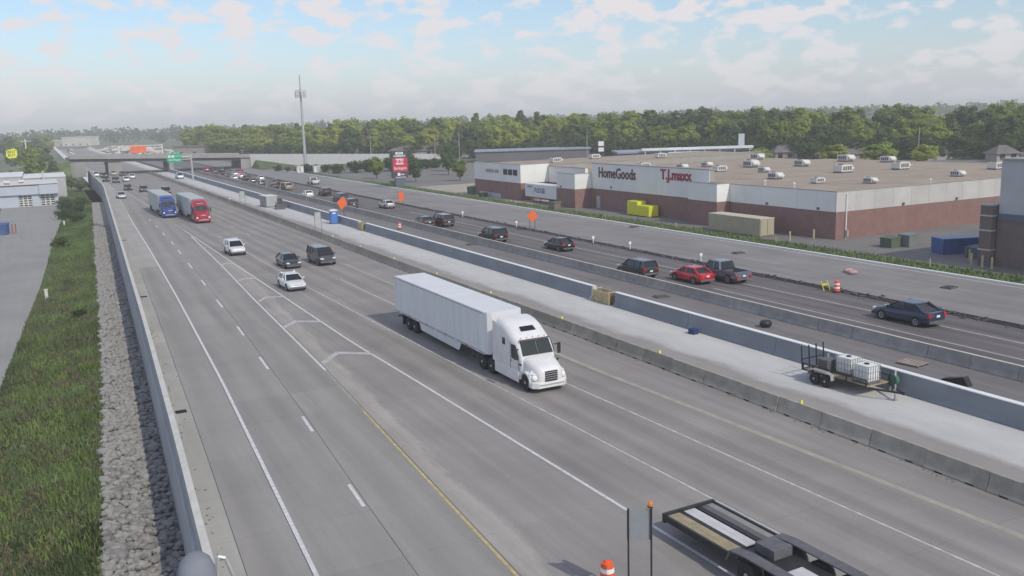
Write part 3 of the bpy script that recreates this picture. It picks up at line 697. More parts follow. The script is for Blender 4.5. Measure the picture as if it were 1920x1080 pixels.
WOODS = {0: 'mid green broadleaf tree in the dense wood along the horizon', 1: 'bright yellow green broadleaf tree in the wood along the horizon', 2: 'deep green broadleaf tree in the dense wood along the horizon', 3: 'grey green broadleaf tree in the dense wood along the horizon'}
nt_ = 0
for row in range(3):
    px = 196 + row * 9
    while px < 1985:
        d = DEP(px) + row * 24 - 24 + random.uniform(-9, 9)
        x, y = place(px, d)
        # keep clear of the motorway corridor
        if 5 < x < 84 and y < 900 and px < 420: px += 12; continue
        h = SKY(px) * random.choice((random.uniform(.70, .9), random.uniform(.88, 1.06), random.uniform(.92, 1.02))) * (1.0 if row else 0.80)
        W_ = px < 1150
        k = random.choices(range(12), weights=[3, 6 if W_ else 1, 1 if W_ else 4, 2, 3, 6 if W_ else 2, 1 if W_ else 5, 2, 3, 4 if W_ else 2, 1 if W_ else 4, 2])[0]
        if TREES[k][2] == 'tall': h *= 1.04
        tree(k, x, y, 0, h, WOODS[k % 4], WOODS[k % 4].replace('tree', 'trees', 1)); nt_ += 1
        px += random.uniform(16, 27) * 430 / d
# hedge-height understorey that closes the foot of the wood
g_sh, cs_ = crown_mesh(900, 'broad', m_shrub, nclump=40, per=34, spread=.75, z0=.05, leaf=.055)
SHR = [crown_mesh(900 + i, 'broad', m_shrub, nclump=40, per=34, spread=.75, z0=.05, leaf=.055)[0] for i in range(3)]
SHST = MB().cyl((0, 0, 0), (0, 0, .5), .03, .015, 5).mesh('stem', m_bark)
def shrub(x, y, z, h, label, group=None, rzs=1.0):
    t = thing('shrub', label, 'shrub', (x, y, z), random.uniform(0, 6.28), group, h); link('foliage', random.choice(SHR), t); link('stem', SHST, t); return t
px = 330
while px < 1960:
    d = DEP(px) - 34 + random.uniform(-6, 6); x, y = place(px, d)
    if not (px < 460 and x < 84): shrub(x, y, 0, random.uniform(5.0, 7.5), 'dark green shrub at the foot of the wood along the horizon', 'shrubs at the foot of the wood')
    px += random.uniform(26, 38) * 400 / d

# ------------------------------------------------------------------ the shops on the right
def block(t, x0, x1, y0, y1, zb, zt, front=True, end=True, roof=m_roof, pan=None, coping=True, brick=m_brick, pw=3.2, endpan=None, core=None):
    """box building part: brick base, pale panels above, coping, roof sheet; front = face x0, end = face y0"""
    pan = pan or m_panel
    MB().box(x0, x1, y0, y1, 0.0, zb).build('brick_base', brick, t)
    MB().box(x0 + .10, x1 - .05, y0 + .10, y1 - .05, zb + .002, zt - .45).build('wall_core', core or pan, t)
    if front:
        n = max(1, round((y1 - y0) / pw)); w = (y1 - y0) / n
        for i in range(n): MB().box(x0 - .02, x0 + .095, y0 + i * w + .012 + (.1 if i == 0 else 0), y0 + (i + 1) * w - .012, zb + .004, zt - .02).build('panel', pan, t)
    if end:
        n = max(1, round((x1 - x0) / pw)); w = (x1 - x0) / n
        for i in range(n): MB().box(x0 + i * w + .012 + (-.03 if i == 0 else 0), x0 + (i + 1) * w - .012, y0 - .02, y0 + .095, zb + .004, zt - .02).build('panel', endpan or pan, t)
    if roof: MB().box(x0 + .3, x1 - .1, y0 + .3, y1 - .1, zt - .44, zt - .38).build('roof', roof, t)
    if coping:
        g = MB().box(x0 - .06, x0 + .28, y0 - .06, y1, zt - .018, zt + .07); g.box(x0 + .282, x1, y0 - .06, y0 + .28, zt - .018, zt + .07)
        g.build('coping', m_coping, t)
def wall_lamp(t, x, y, z, face='x'):
    g = MB().box(-.16, 0, -.14, .14, -.12, .16) if face == 'x' else MB().box(-.14, .14, -.16, 0, -.12, .16)
    o = g.build('wall_lamp', m_dgrey, t); o.location = (x, y, z)

shop = thing('retail_store', 'long brick and pale panel store with home goods and clothing lettering', 'store', (0, 0, 0))
block(shop, 84.5, 146, 79.7, 134.6, 3.35, 5.8, endpan=m_panel_d)
block(shop, 82.2, 84.44, 98.9, 105.2, 3.45, 5.9, roof=m_roof2)
block(shop, 81.0, 84.44, 134.66, 140.8, 3.30, 5.9, roof=m_roof2)
MB().box(84.45, 146, 134.62, 141, 0, 5.35).build('rear_block', m_roof, shop)
# raised parapet that carries the lettering
n = 10
for i in range(n):
    w = (134.5 - 103.2) / n
    MB().box(84.40, 84.475, 103.2 + i * w + .012, 103.2 + (i + 1) * w - .012, 3.3, 7.55).build('sign_panel', m_panel, shop)
MB().box(84.50, 85.3, 103.2, 134.5, 5.9, 7.5).build('parapet_core', m_coping, shop)
MB().box(84.34, 85.4, 103.1, 134.55, 7.56, 7.68).build('parapet_coping', m_coping, shop)
rotw = (R(90), 0, R(-90))       # lettering on a wall that faces the motorway
text_obj('lettering', 'HomeGoods', m_brownlet, 2.15, shop, (84.36, 126.9, 6.05), rotw, .05, .035, 0.98).scale = (0.98, 1.12, 1)
text_obj('lettering', 'T.J.maxx', m_redlet, 2.15, shop, (84.36, 111.0, 6.45), rotw, .05, .06, 1.0)
g = MB().box(84.30, 84.45, 132.0, 133.0, 0, 2.1); g.build('door', mat('pale_door', (0.42, 0.42, 0.43), .6, .05, 2), shop)
for y in (82.5, 91.5): wall_lamp(shop, 84.45, y, 3.6)
for y in (128.5,): wall_lamp(shop, 84.37, y, 3.75)
for y in (139.3,): wall_lamp(shop, 80.95, y, 3.55)
for x in (96, 106): wall_lamp(shop, x, 79.65, 3.6, 'y')
g = MB().cyl((86.1, 79.6, 0), (86.1, 79.6, 5.5), .09, .09, 8); g.build('downpipe', m_panel, shop)
g = MB().box(86.0, 86.3, 79.3, 79.7, 0.3, 1.1); g.build('meter_box', m_grey_metal, shop)

shop2 = thing('corner_store', 'smaller brick store with sunlit cream end wall beside the parked white trailer', 'store', (0, 0, 0))
block(shop2, 81.0, 142, 154.6, 175.4, 3.35, 6.85, end=False, core=m_coping)
for i in range(2): MB().box(80.98 + i * 3.1, 80.98 + (i + 1) * 3.1 - .02, 154.58, 154.69, 3.354, 6.83).build('panel', m_panel, shop2)
MB().box(87.0, 142, 141.02, 154.5, 0, 3.3).build('dock_base', m_brick, shop2)
MB().box(87.06, 87.6, 141.02, 154.5, 3.302, 6.3).build('dock_wall', m_panel, shop2); MB().box(87.62, 142, 141.02, 154.5, 3.302, 5.36).build('dock_rear', m_roof, shop2)
MB().box(86.94, 87.4, 141.0, 154.48, 6.302, 6.42).build('dock_coping', m_coping, shop2)
for i, y in enumerate((155.9, 158.0, 160.1)):
    MB().box(80.90, 80.975, y, y + 1.7, 4.75, 5.85).build('window', m_dgrey, shop2); MB().box(80.87, 80.895, y + .08, y + 1.62, 4.83, 5.77).build('window_pane', m_wsglass, shop2)
for y0, y1 in ((166.2, 169.8), (164.0, 165.6)): MB().box(80.90, 80.97, y0, y1, 4.95, 5.6).build('sign_board', m_coping, shop2)
MB().box(80.90, 80.99, 163.2, 173, 0.05, 0.9).build('plinth_band', m_panel_r, shop2)
wall_lamp(shop2, 80.97, 160.8, 2.2)

shop3 = thing('corner_building', 'tall grey and brown building with stepped pier at the right edge', 'building', (0, 0, 0))
MB().box(82.0, 120, 20, 57.0, 0, 5.15).build('lower_wall', m_brick_o, shop3); MB().box(82.06, 120, 20, 56.95, 5.152, 10.3).build('upper_wall', m_panel_r, shop3)
MB().box(81.9, 120.1, 20, 57.1, 10.31, 10.5).build('coping', m_coping, shop3)
MB().box(81.93, 81.995, 20, 56.9, 4.6, 5.2).build('blue_band', mat('slate_blue_trim', (0.10, 0.13, 0.17), .7, .05, 1), shop3)
for i, (z0, z1) in enumerate(((0, 1.55), (1.7, 3.45), (3.6, 4.9), (5.05, 5.95))):
    MB().box(81.35, 83.0, 57.12, 58.4, z0, z1).build('pier_course', m_brick_o, shop3)
    MB().box(81.28, 83.05, 57.12, 58.46, z1 + .003, z1 + .145).build('pier_band', m_panel_r, shop3)

# rooftop units
def rtu(x, y, z, s, label, rz=0.0, big=False):
    t = thing('rooftop_unit', label, 'rooftop unit', (x, y, z), rz, 'air handling units on the shop roofs', s)
    MB().box(-.85, .85, -1.15, 1.15, 0, .22).build('curb', m_dgrey, t)
    MB().box(-.9, .9, -1.2, 1.2, .222, 1.25).build('cabinet', m_white, t)
    MB().prism_x([(-1.205, .55), (-1.205, 1.2), (-1.75, .75), (-1.75, .55)], -.75, .75).build('intake_hood', m_white, t)
    for i in range(4): MB().box(-.925, -.902, -.95 + i * .5, -.6 + i * .5, .42, 1.05).build('louvre', m_dgrey, t)
    g = MB().cyl((0, .45, 1.25), (0, .45, 1.38), .42, .42, 12); g.build('fan_ring', m_dgrey, t)
RT = [(116.1, 130.3, 1.35, 'tan'), (136.3, 151, 1.3, 0), (121, 136, 1.2, 0), (113, 139, 1.0, 0), (106, 137.5, 1.0, 0), (100, 139.5, 1.0, 0), (98.4, 105.0, 1.05, 0), (123.4, 125.0, 1.25, 0), (139.0, 129.2, 1.4, 0), (114.7, 107.1, 1.35, 0), (125.8, 105.3, 1.3, 0), (96.3, 94.4, .85, 0), (100.7, 89.2, .85, 0), (118.0, 88.8, .9, 0), (141, 121, 1.2, 0), (134, 94, 1.2, 0), (104.8, 125.5, 1.1, 0), (97.5, 121, .9, 0), (108, 118, .9, 0)]
WHERE = ['beyond the red lettering', 'at the far rear edge of the roof, left', 'at the rear left corner of the roof', 'behind the left part of the raised parapet', 'behind the left end of the raised parapet', 'at the left end just above the dark lettering', 'near the roof edge right of the raised parapet', 'in the middle of the brown roof', 'at the rear edge of the brown roof', 'large and near the middle of the roof, above the brick corner', 'at the right rear of the brown roof', 'low and close to the roof corner', 'low, by the roof edge over the sunlit wall', 'small, by the right end of the sunlit roof edge', 'low on the rear edge behind the large unit', 'at the far right by the grey building', 'just behind the right end of the raised parapet', 'close behind the red lettering', 'behind the centre of the raised parapet']
for (x, y, s, _), w in zip(RT, WHERE): rtu(x, y, 5.43 if y < 134 else 5.36, s * .74, 'white roof unit ' + w, random.choice((0, 0, R(90))))
for (x, y, z, w) in ((96, 150, 5.37, 'over the loading dock'), (104, 147, 5.37, 'rear one over the loading dock'), (93, 162, 6.48, 'on the corner store, front one'), (106, 168, 6.48, 'on the corner store, left one'), (116, 158, 6.48, 'on the corner store, rear one')):
    rtu(x, y, z, .8, 'white roof unit ' + w, R(90))
def vent(x, y, label):
    t = thing('roof_vent', label, 'roof vent', (x, y, 5.42), 0, 'small roof vents'); MB().cyl((0, 0, 0), (0, 0, .55), .13, .13, 8).build('pipe', m_white, t); MB().lathe([(.24, .55), (.24, .62), (.03, .78)], 10).build('cap', m_white, t)
for x, y, l in ((89.5, 97.5, 'white roof vent nearest to the long front edge of the store roof'), (88.6, 91, 'white roof vent near the store corner'), (104.5, 82.6, 'white roof vent over the sunlit side wall')): vent(x, y, l)

# things standing in front of the shops
t = thing('parked_trailer', 'white parked semi trailer with blue lettering at the loading dock', 'trailer', (82.4, 147.3, 0))
MB().box(-1.25, 1.25, -5.9, 5.9, 1.05, 3.45).build('box_body', m_trailer_white, t, bevel=.05); MB().box(-1.1, 1.1, -5.7, 5.7, .85, 1.04).build('underframe', m_dgrey, t)
for y in (-4.6, -3.4):
    for x in (-1.1, .85): MB().cyl((x, y, .48), (x + .25, y, .48), .48, .48, 14).build('wheel', m_rubber, t)
for x in (-.8, .8): MB().bar((x, 3.6, 0), (x, 3.6, .9), .12).build('landing_leg', m_dgrey, t)
text_obj('lettering', 'FUDGE', m_bluelet, 1.25, t, (-1.265, .2, 2.3), rotw, .004, .03)
text_obj('lettering', 'EXPRESS', m_bluelet, .5, t, (-1.265, 4.0, 2.9), rotw, .004, .01)
def dumpster(loc, s, m, label, rz=0.0, lid=True, name='dumpster'):
    t = thing(name, label, name.replace('_', ' '), loc, rz); a, b, h = s
    MB().loft([[(-a * .92, -b, 0), (a * .92, -b, 0), (a * .92, b, 0), (-a * .92, b, 0)], [(-a, -b, h * .85), (a, -b, h * .85), (a, b, h * .85), (-a, b, h * .85)]]).build('bin_body', m, t)
    for i in range(max(2, int(b / .6))):
        y = -b + .3 + i * (2 * b - .6) / max(1, int(b / .6) - 1)
        MB().box(-a - .05, -a + .02, y - .05, y + .05, .1, h * .82).build('rib', m, t)
    if lid: MB().hexa([(-a - .03, -b - .03, h * .852), (a + .03, -b - .03, h * .852), (a + .03, b + .03, h * .852), (-a - .03, b + .03, h * .852)], [(-a - .03, -b - .03, h * .9), (a + .03, -b - .03, h), (a + .03, b + .03, h), (-a - .03, b + .03, h * .9)]).build('lid', m, t)
    return t
t = thing('yellow_compactor', 'bright yellow waste compactor with stepped top against the brick wall', 'compactor', (82.9, 117.5, 0))
MB().box(-.9, .9, -3.0, .2, .1, 1.75).build('container', m_ybin, t, bevel=.08); MB().box(-.85, .85, .2, 3.0, .1, 2.25).build('hopper', m_ybin, t, bevel=.08)
for y in (-2.4, -1.4, -.4): MB().box(-.96, -.9, y - .06, y + .06, .2, 1.65).build('rib', m_ybin, t)
for y in (-2.6, 2.6): MB().box(-.8, .8, y - .2, y + .2, 0, .1).build('skid', m_dgrey, t)
t = thing('storage_container', 'long tan storage container on the service road below the shop', 'container', (80.4, 92.0, 0))
MB().box(-1.15, 1.15, -5.0, 5.0, .12, 2.25).build('container_body', m_tanbox, t)
for i in range(19): MB().box(-1.19, -1.152, -4.85 + i * .52, -4.6 + i * .52, .25, 2.1).build('corrugation', m_tanbox, t)
MB().box(-1.2, 1.2, -5.04, 5.04, 2.252, 2.34).build('roof', mat('tan_roof', (0.50, 0.46, 0.37), .8, .06, 1), t)
for y in (-4.7, 4.7): MB().box(-1.1, 1.1, y - .2, y + .2, 0, .12).build('skid', m_dgrey, t)
for x in (-.55, .55): MB().box(x - .5, x + .5, -5.06, -5.005, .25, 2.15).build('door', m_tanbox, t)
dumpster((81.2, 176.8, 0), (.9, 1.3, 1.7), m_green, 'dark green dumpster at the left corner of the corner store')
dumpster((79.6, 168.5, 0), (.7, .7, 1.0), mat('dark_olive', (.07, .075, .055), .8, .2, 2), 'small dark open bin left of the dock near the verge', lid=False, name='waste_bin')
o = dumpster((87.5, 64.5, 0), (1.15, 3.1, 1.95), m_bluebox, 'large blue roll off dumpster beside the grey pier at right', R(70), lid=False)
MB().box(-1.17, 1.17, -3.12, 3.12, 1.66, 1.74).build('top_rail', mat('worn_blue', (.25, .32, .45), .6, .1, 2), o)
dumpster((85.3, 61.3, 0), (.8, .9, 1.25), mat('slate_steel', (.10, .125, .15), .7, .1, 2), 'slate grey bin in front of the blue dumpster')
dumpster((84.6, 71.7, 0), (.75, .8, 1.25), mat('olive_green', (.10, .13, .09), .7, .1, 2), 'olive green bin by the sunlit brick side wall')
dumpster((86.5, 70.9, 0), (.7, .75, 1.55), mat('grey_green', (.17, .20, .20), .7, .1, 2), 'grey green bin beside the olive bin', name='waste_bin')
t = thing('utility_cabinet', 'dark timber box on the verge edge below the corner store', 'cabinet', (76.9, 134.6, .05)); MB().box(-.6, .6, -1.0, 1.0, 0, 1.3).build('cabinet_body', mat('weathered_timber', (.17, .15, .12), .9, .2, 3), t); MB().box(-.7, .7, -1.1, 1.1, 1.302, 1.38).build('lid', m_soil, t)
def bollard(x, y, label, h=1.1):
    t = thing('bollard', label, 'bollard', (x, y, .02), 0, 'yellow steel bollards by the shops'); MB().cyl((0, 0, 0), (0, 0, h), .11, .11, 10).build('post', mat('faded_yellow_steel', (.46, .40, .24), .7, .12, 3), t); MB().lathe([(.11, h), (.08, h + .06), (.02, h + .08)], 10).build('cap', m_tanbox, t)
for x, y, l in ((79.8, 82.4, 'yellow bollard at the right end of the tan container'), (83.3, 82.0, 'yellow bollard close to the brick store corner'), (83.2, 60.6, 'yellow bollard in front of the slate bin, left'), (83.4, 59.0, 'yellow bollard in front of the slate bin, right'), (81.0, 58.8, 'yellow bollard at the foot of the stepped pier'), (80.6, 57.3, 'yellow bollard right of the stepped pier'), (80.2, 56.0, 'yellow bollard nearest the right edge'), (79.6, 137.5, 'short yellow bollard right of the parked trailer wheels')): bollard(x, y, l)
for i in range(9):
    y = 52 + i * 9.6 + random.uniform(-2, 2); t = thing('marker_post', 'thin wooden marker post standing in the green verge', 'post', (76.6 + random.uniform(-.8, .8), y, .06), 0, 'marker posts in the verge'); MB().bar((0, 0, 0), (random.uniform(-.05, .05), 0, random.uniform(.6, .95)), .09).build('stake', m_ywood if i % 2 else m_dgrey, t)

# ------------------------------------------------------------------ background buildings
def low_building(x, y, w, d, h, rz, mw, mr, label, roof='flat', windows=0, cat='building'):
    t = thing('background_building', label, cat, (x, y, 0), rz)
    MB().box(-w / 2, w / 2, -d / 2, d / 2, 0, h).build('wall', mw, t)
    if roof == 'flat': MB().box(-w / 2 - .5, w / 2 + .5, -d / 2 - .5, d / 2 + .5, h + .01, h + .55).build('roof', mr, t)
    else:
        hh = h + 2.2
        MB().add([(-w / 2 - .6, -d / 2 - .6, h), (w / 2 + .6, -d / 2 - .6, h), (w / 2 + .6, d / 2 + .6, h), (-w / 2 - .6, d / 2 + .6, h), (-w / 2 + 2, 0, hh), (w / 2 - 2, 0, hh)], [(0, 1, 5, 4), (2, 3, 4, 5), (1, 2, 5), (3, 0, 4), (3, 2, 1, 0)]).build('roof', mr, t)
    for i in range(windows):
        xw = -w / 2 + (i + .5) * w / windows
        MB().box(xw - .7, xw + .7, -d / 2 - .06, -d / 2 - .02, 1.0, 2.3).build('window', m_glass, t)
    return t
m_blueroof = mat('blue_grey_roof', (.27, .31, .37), .7, .08, .3); m_bw = mat('dull_wall', (.13, .13, .14), .9, .1, .3); m_house = mat('house_wall', (.26, .23, .22), .9, .1, .3); m_shingle = mat('shingle_roof', (.15, .135, .135), .9, .15, .5); m_fascia = mat('pale_fascia', (.62, .65, .66), .7, .05, .5)
face = -head
def bb(px, depth, w, d, h, mw, mr, label, roof='flat', windows=0, rz=face):
    x, y = place(px, depth); return low_building(x, y, w, d, h, rz, mw, mr, label, roof, windows)
bb(1005, 345, 42, 14, 3.6, m_bw, m_blueroof, 'long low building with blue grey roof behind the corner store')
t = bb(1280, 300, 42, 16, 3.4, m_bw, m_blueroof, 'long dark building with pale canopy behind the big store', windows=8)
MB().box(-14, 21, -11, -8.6, 4.2, 4.9).build('canopy', m_fascia, t); MB().box(-6, 4, -13, -8.6, 3.0, 3.6).build('canopy', m_fascia, t)
for i in range(8): MB().bar((-13 + i * 4.7, -10.6, 0), (-13 + i * 4.7, -10.6, 4.2), .25).build('column', m_fascia, t)
bb(1485, 288, 12, 9, 2.7, m_house, m_shingle, 'grey gabled house half hidden left of the round trees', 'hip', 4)
bb(1600, 275, 12, 8, 2.2, m_house, m_shingle, 'dark gabled house between the two round trees', 'hip', 4)
bb(1775, 268, 14, 8, 1.9, mat('pale_siding', (.36, .35, .33), .8, .05, .5), m_shingle, 'low pale house behind the right part of the roof', 'hip', 5)
bb(1880, 250, 6, 6, 2.2, mat('cream_siding', (.36, .33, .27), .8, .05, .5), m_shingle, 'small cream house with dark roof at far right', 'hip', 2)
bb(830, 400, 40, 14, 3.0, m_house, m_shingle, 'long dark roofed building left of the shops at the foot of the wood', 'hip', 6)
bb(400, 520, 30, 14, 5.0, m_house, m_shingle, 'brown low building beyond the bridge in front of the wood', 'flat', 4)
for px, d, h, lab in ((1565, 240, 6.4, 'round light green tree behind the roof, left of two'), (1650, 236, 6.6, 'round light green tree behind the roof, right of two'), (1735, 238, 5.6, 'small round green tree behind the right end of the roof'), (1430, 255, 5.4, 'small green tree beside the tall white sign')):
    x, y = place(px, d); t = tree(1 if d == 240 else 5, x, y, 0, h, lab)
    for c in t.children:
        if c.name.startswith('crown'): c.scale = (1.7, 1.7, 1)
def pylon(px, depth, w, z0, z1, label, panels, text=None):
    x, y = place(px, depth); t = thing('pylon_sign', label, 'sign', (x, y, 0), face)
    for s in (-.35, .35): MB().bar((s * w, 0, 0), (s * w, 0, z0), .25).build('leg', m_dgrey, t)
    MB().box(-w / 2, w / 2, -.3, .3, z0 + .002, z1).build('cabinet', m_black, t)
    for i, (a, b, m) in enumerate(panels): MB().box(-w / 2 + .12, w / 2 - .12, -.36, -.305, z0 + (z1 - z0) * a, z0 + (z1 - z0) * b).build('sign_panel', m, t)
    return t
pylon(1133, 300, 2.0, 3.6, 7.6, 'small dark pylon sign with two white panels behind the store roof', [(.10, .42, m_swhite), (.55, .92, m_swhite)])
pylon(1393, 300, 2.2, 3.0, 8.6, 'tall grey and white pylon sign at the right end of the dark building', [(.08, .96, mat('pale_blue_panel', (.45, .5, .55), .7, .05, 1))])
def utility_pole(x, y, h, label):
    t = thing('utility_pole', label, 'pole', (x, y, 0), random.uniform(0, 3), 'utility poles before the wood'); MB().cyl((0, 0, 0), (0, 0, h), .16, .11, 8).build('pole_shaft', mat('weathered_pole', (.33, .32, .29), .9, .1, 2), t); MB().bar((-1.0, 0, h - .7), (1.0, 0, h - .7), .12).build('crossarm', m_bark, t)
for px, d, h, l in ((706, 372, 11, 'utility pole just left above the red store sign'), (825, 360, 10, 'slim utility pole in front of the wood, left of the shops'), (870, 350, 11, 'pale utility pole in front of the wood above the corner store'), (1107, 330, 10, 'slim pole behind the roof units of the store'), (1723, 262, 9.5, 'pale utility pole behind the right part of the roof')):
    x, y = place(px, d); utility_pole(x, y, h, l)

# red store pylon by the verge
t = thing('store_pylon_sign', 'tall dark pylon sign with a large red store panel by the verge', 'sign', (73.4 + 3.4, 209.5, 0), 0)
m_pyl = mat('dark_teal_cabinet', (.045, .06, .07), .6, .1, 1)
MB().box(-1.2, 1.2, -.4, .4, 0, 2.2).build('base_column', mat('slate_column', (.10, .12, .15), .7, .1, 1), t)
MB().box(-1.95, 1.95, -.45, .45, 2.202, 8.7).build('cabinet', m_pyl, t)
MB().box(-1.8, 1.95, -.52, -.455, 3.75, 7.0).build('red_panel', m_sred, t)
MB().box(-1.05, .95, -.58, -.525, 5.45, 6.85).build('logo_panel', m_spink, t)
MB().box(-1.0, .9, -.53, -.455, 7.85, 8.4).build('sign_panel', m_swhite, t); MB().box(-1.55, 1.5, -.53, -.455, 7.25, 7.7).build('sign_panel', mat('grey_panel', (.35, .36, .37), .7, .05, 1), t)
MB().box(-.7, 0, -.53, -.455, 2.75, 3.45).build('sign_panel', m_swhite, t); MB().box(.25, 1.0, -.53, -.455, 2.9, 3.2).build('sign_panel', m_spink, t); MB().box(-1.3, 1.4, -.53, -.455, 2.25, 2.5).build('sign_panel', mat('grey_panel2', (.4, .42, .44), .7, .05, 1), t)
ry = (R(90), 0, 0)
text_obj('lettering', 'K&G', m_sred, 1.05, t, (-.05, -.59, 6.15), ry, .004, .03); text_obj('lettering', 'Burlington', m_spink, .95, t, (.05, -.535, 4.55), ry, .004, .02, .8)
text_obj('lettering', 'OFFICE', m_black, .42, t, (-.05, -.54, 8.12), ry, .004, .01); text_obj('lettering', 'Castleton', m_swhite, .42, t, (-.02, -.54, 7.47), ry, .004, .01)
t = thing('utility_box', 'yellow green utility box on the verge left of the red sign', 'utility box', (74.9 + 1.2, 213.5, 0)); MB().box(-.5, .5, -.8, .8, 0, 1.2).build('box_body', mat('olive_yellow', (.32, .32, .05), .7, .1, 1), t); MB().box(-.55, .55, -.85, .85, 1.202, 1.3).build('lid', m_green, t)
for x, y, h, l in ((86.5, 224, 5.6, 'small green tree on the car park right of the red sign'), (96, 217, 5.6, 'small green tree on the car park near the corner store'), (94, 250, 7.0, 'green tree at the back of the car park'), (104, 243, 6.5, 'dark green tree left of the corner store'), (83, 245, 6.2, 'dark green tree behind the red sign'), (112, 262, 8, 'tall dark green conical tree at the back of the car park'), (99, 275, 6, 'grey green tree by the ramp wall')): tree(random.choice((2, 6, 10, 0)), x, y, 0, h, l)
for i in range(9): shrub(84 + i * 4.2 + random.uniform(-1, 1), 283 + random.uniform(-4, 4), 0, random.uniform(2.6, 4.2), 'dark green hedge shrub at the back of the car park', 'hedge at the back of the car park')
for i in range(7): shrub(72.5 + i * 2.0, 318 - i * 5 + random.uniform(-2, 2), 0, random.uniform(1.5, 2.6), 'dark green shrub on the slope below the ramp wall', 'shrubs on the slope below the ramp wall')

# cell tower
t = thing('cell_tower', 'tall grey monopole cell tower with antenna cluster', 'tower', (78.6, 304.5, 0))
MB().cyl((0, 0, 0), (0, 0, 26), .55, .30, 14).build('pole_lower', m_grey_metal, t, True); MB().cyl((0, 0, 26.02), (0, 0, 31.6), .22, .17, 10).build('pole_top', m_grey_metal, t, True)
g = MB()
for i in range(12): 
    a0, a1 = 2 * math.pi * i / 12, 2 * math.pi * (i + 1) / 12
    for z in (24.9, 26.0): g.bar((1.55 * math.cos(a0), 1.55 * math.sin(a0), z), (1.55 * math.cos(a1), 1.55 * math.sin(a1), z), .10)
for i in range(3):
    a = 2 * math.pi * i / 3 + .3
    for z in (24.9, 26.0): g.bar((0, 0, z), (1.55 * math.cos(a), 1.55 * math.sin(a), z), .14)
g.build('antenna_frame', m_grey_metal, t)
for i in range(9):
    a = 2 * math.pi * i / 9; c, s_ = math.cos(a), math.sin(a)
    MB().cyl((1.7 * c, 1.7 * s_, 24.2), (1.7 * c, 1.7 * s_, 26.8), .20, .20, 6).build('antenna', m_white if i % 3 else m_grey_metal, t)
for i, (x, y, w, l) in enumerate(((75.4, 300, 1.0, 'white equipment cabinet at the foot of the cell tower'), (80.5, 296, 1.6, 'pale equipment shelter right of the cell tower'))):
    tt = thing('equipment_cabinet', l, 'cabinet', (x, y, 0)); MB().box(-w, w, -1, 1, 0.1, 2.0).build('cabinet_body', m_panel, tt); MB().box(-w - .1, w + .1, -1.1, 1.1, 2.0, 2.15).build('roof', m_white, tt); MB().box(-w * .6, w * .2, -1.04, -1.002, .25, 1.85).build('door', m_grey_metal, tt)

# ------------------------------------------------------------------ overpass, gantry, overhead sign
br = thing('overpass_bridge', 'grey concrete road bridge crossing over the motorway in the distance', 'bridge', (0, 0, 0))
zt = lambda x: 7.35 - 0.036 * (x - 12) if x < 70 else max(0.9, 5.26 - 0.043 * (x - 70))
def deck(name, x0, x1, y0, y1, dz0, dz1, m):
    lo = [(x0, y0, zt(x0) + dz0), (x1, y0, zt(x1) + dz0), (x1, y1, zt(x1) + dz0), (x0, y1, zt(x0) + dz0)]; hi = [(a, b, c + dz1 - dz0) for a, b, c in lo]
    return MB().hexa(lo, hi).build(name, m, br)
deck('deck', 9, 70, 352, 372, -1.15, -.9, m_bridge)
for y in (353.0, 357.5, 362, 366.5, 371): deck('girder', 8, 68, y - .35, y + .35, -2.35, -1.16, m_dgrey)
deck('parapet', 9, 70, 351.6, 351.95, -1.3, 0, m_bridge); deck('parapet', 9, 70, 372.05, 372.4, -1.3, 0, m_bridge)
MB().box(21.0, 25.5, 353, 371, 0, 4.4).build('pier', m_bridge, br); MB().box(41.3, 42.8, 353, 371, 0, 3.7).build('pier', m_bridge, br)
MB().box(66.6, 70, 352.2, 371.8, -.2, 3.9).build('abutment', m_bridge, br)
MB().box(6, 13.8, 352.2, 371.8, -.2, 5.0).build('abutment', m_bridge, br)
xs = [70.02, 90, 110, 130, 150, 172, 200]
for a, b in zip(xs[:-1], xs[1:]):
    MB().hexa([(a, 351.7, -.1), (b - .05, 351.7, -.1), (b - .05, 352.2, -.1), (a, 352.2, -.1)], [(a, 351.7, zt(a)), (b - .05, 351.7, zt(b)), (b - .05, 352.2, zt(b)), (a, 352.2, zt(a))]).build('ramp_wall', m_panel_r, br)
    MB().hexa([(a, 352.2, -.1), (b - .05, 352.2, -.1), (b - .05, 372, -.1), (a, 372, -.1)], [(a, 352.2, zt(a) - .8), (b - .05, 352.2, zt(b) - .8), (b - .05, 372, zt(b) - .8), (a, 372, zt(a) - .8)]).build('ramp_fill', m_farsh, br)
MB().add([(70, 351.6, 0), (88, 351.6, 0), (72, 351.6, 3.0), (70, 335, 0), (88, 338, 0)], [(0, 1, 2), (0, 2, 3), (2, 1, 4, 3)]).build('grass_slope', m_grass, br)
MB().hexa([(-60, 352, ZL), (9, 352, ZL), (9, 372, ZL), (-60, 372, ZL)], [(-60, 352, -1.5), (9, 352, 5.6), (9, 372, 5.6), (-60, 372, -1.5)]).build('embankment', m_lot, br)
MB().add([(-60, 351.9, -1.6), (9, 351.9, 5.5), (9, 337, ZL), (-60, 341, ZL)], [(0, 3, 2, 1)]).build('embankment_slope', m_verge, br)

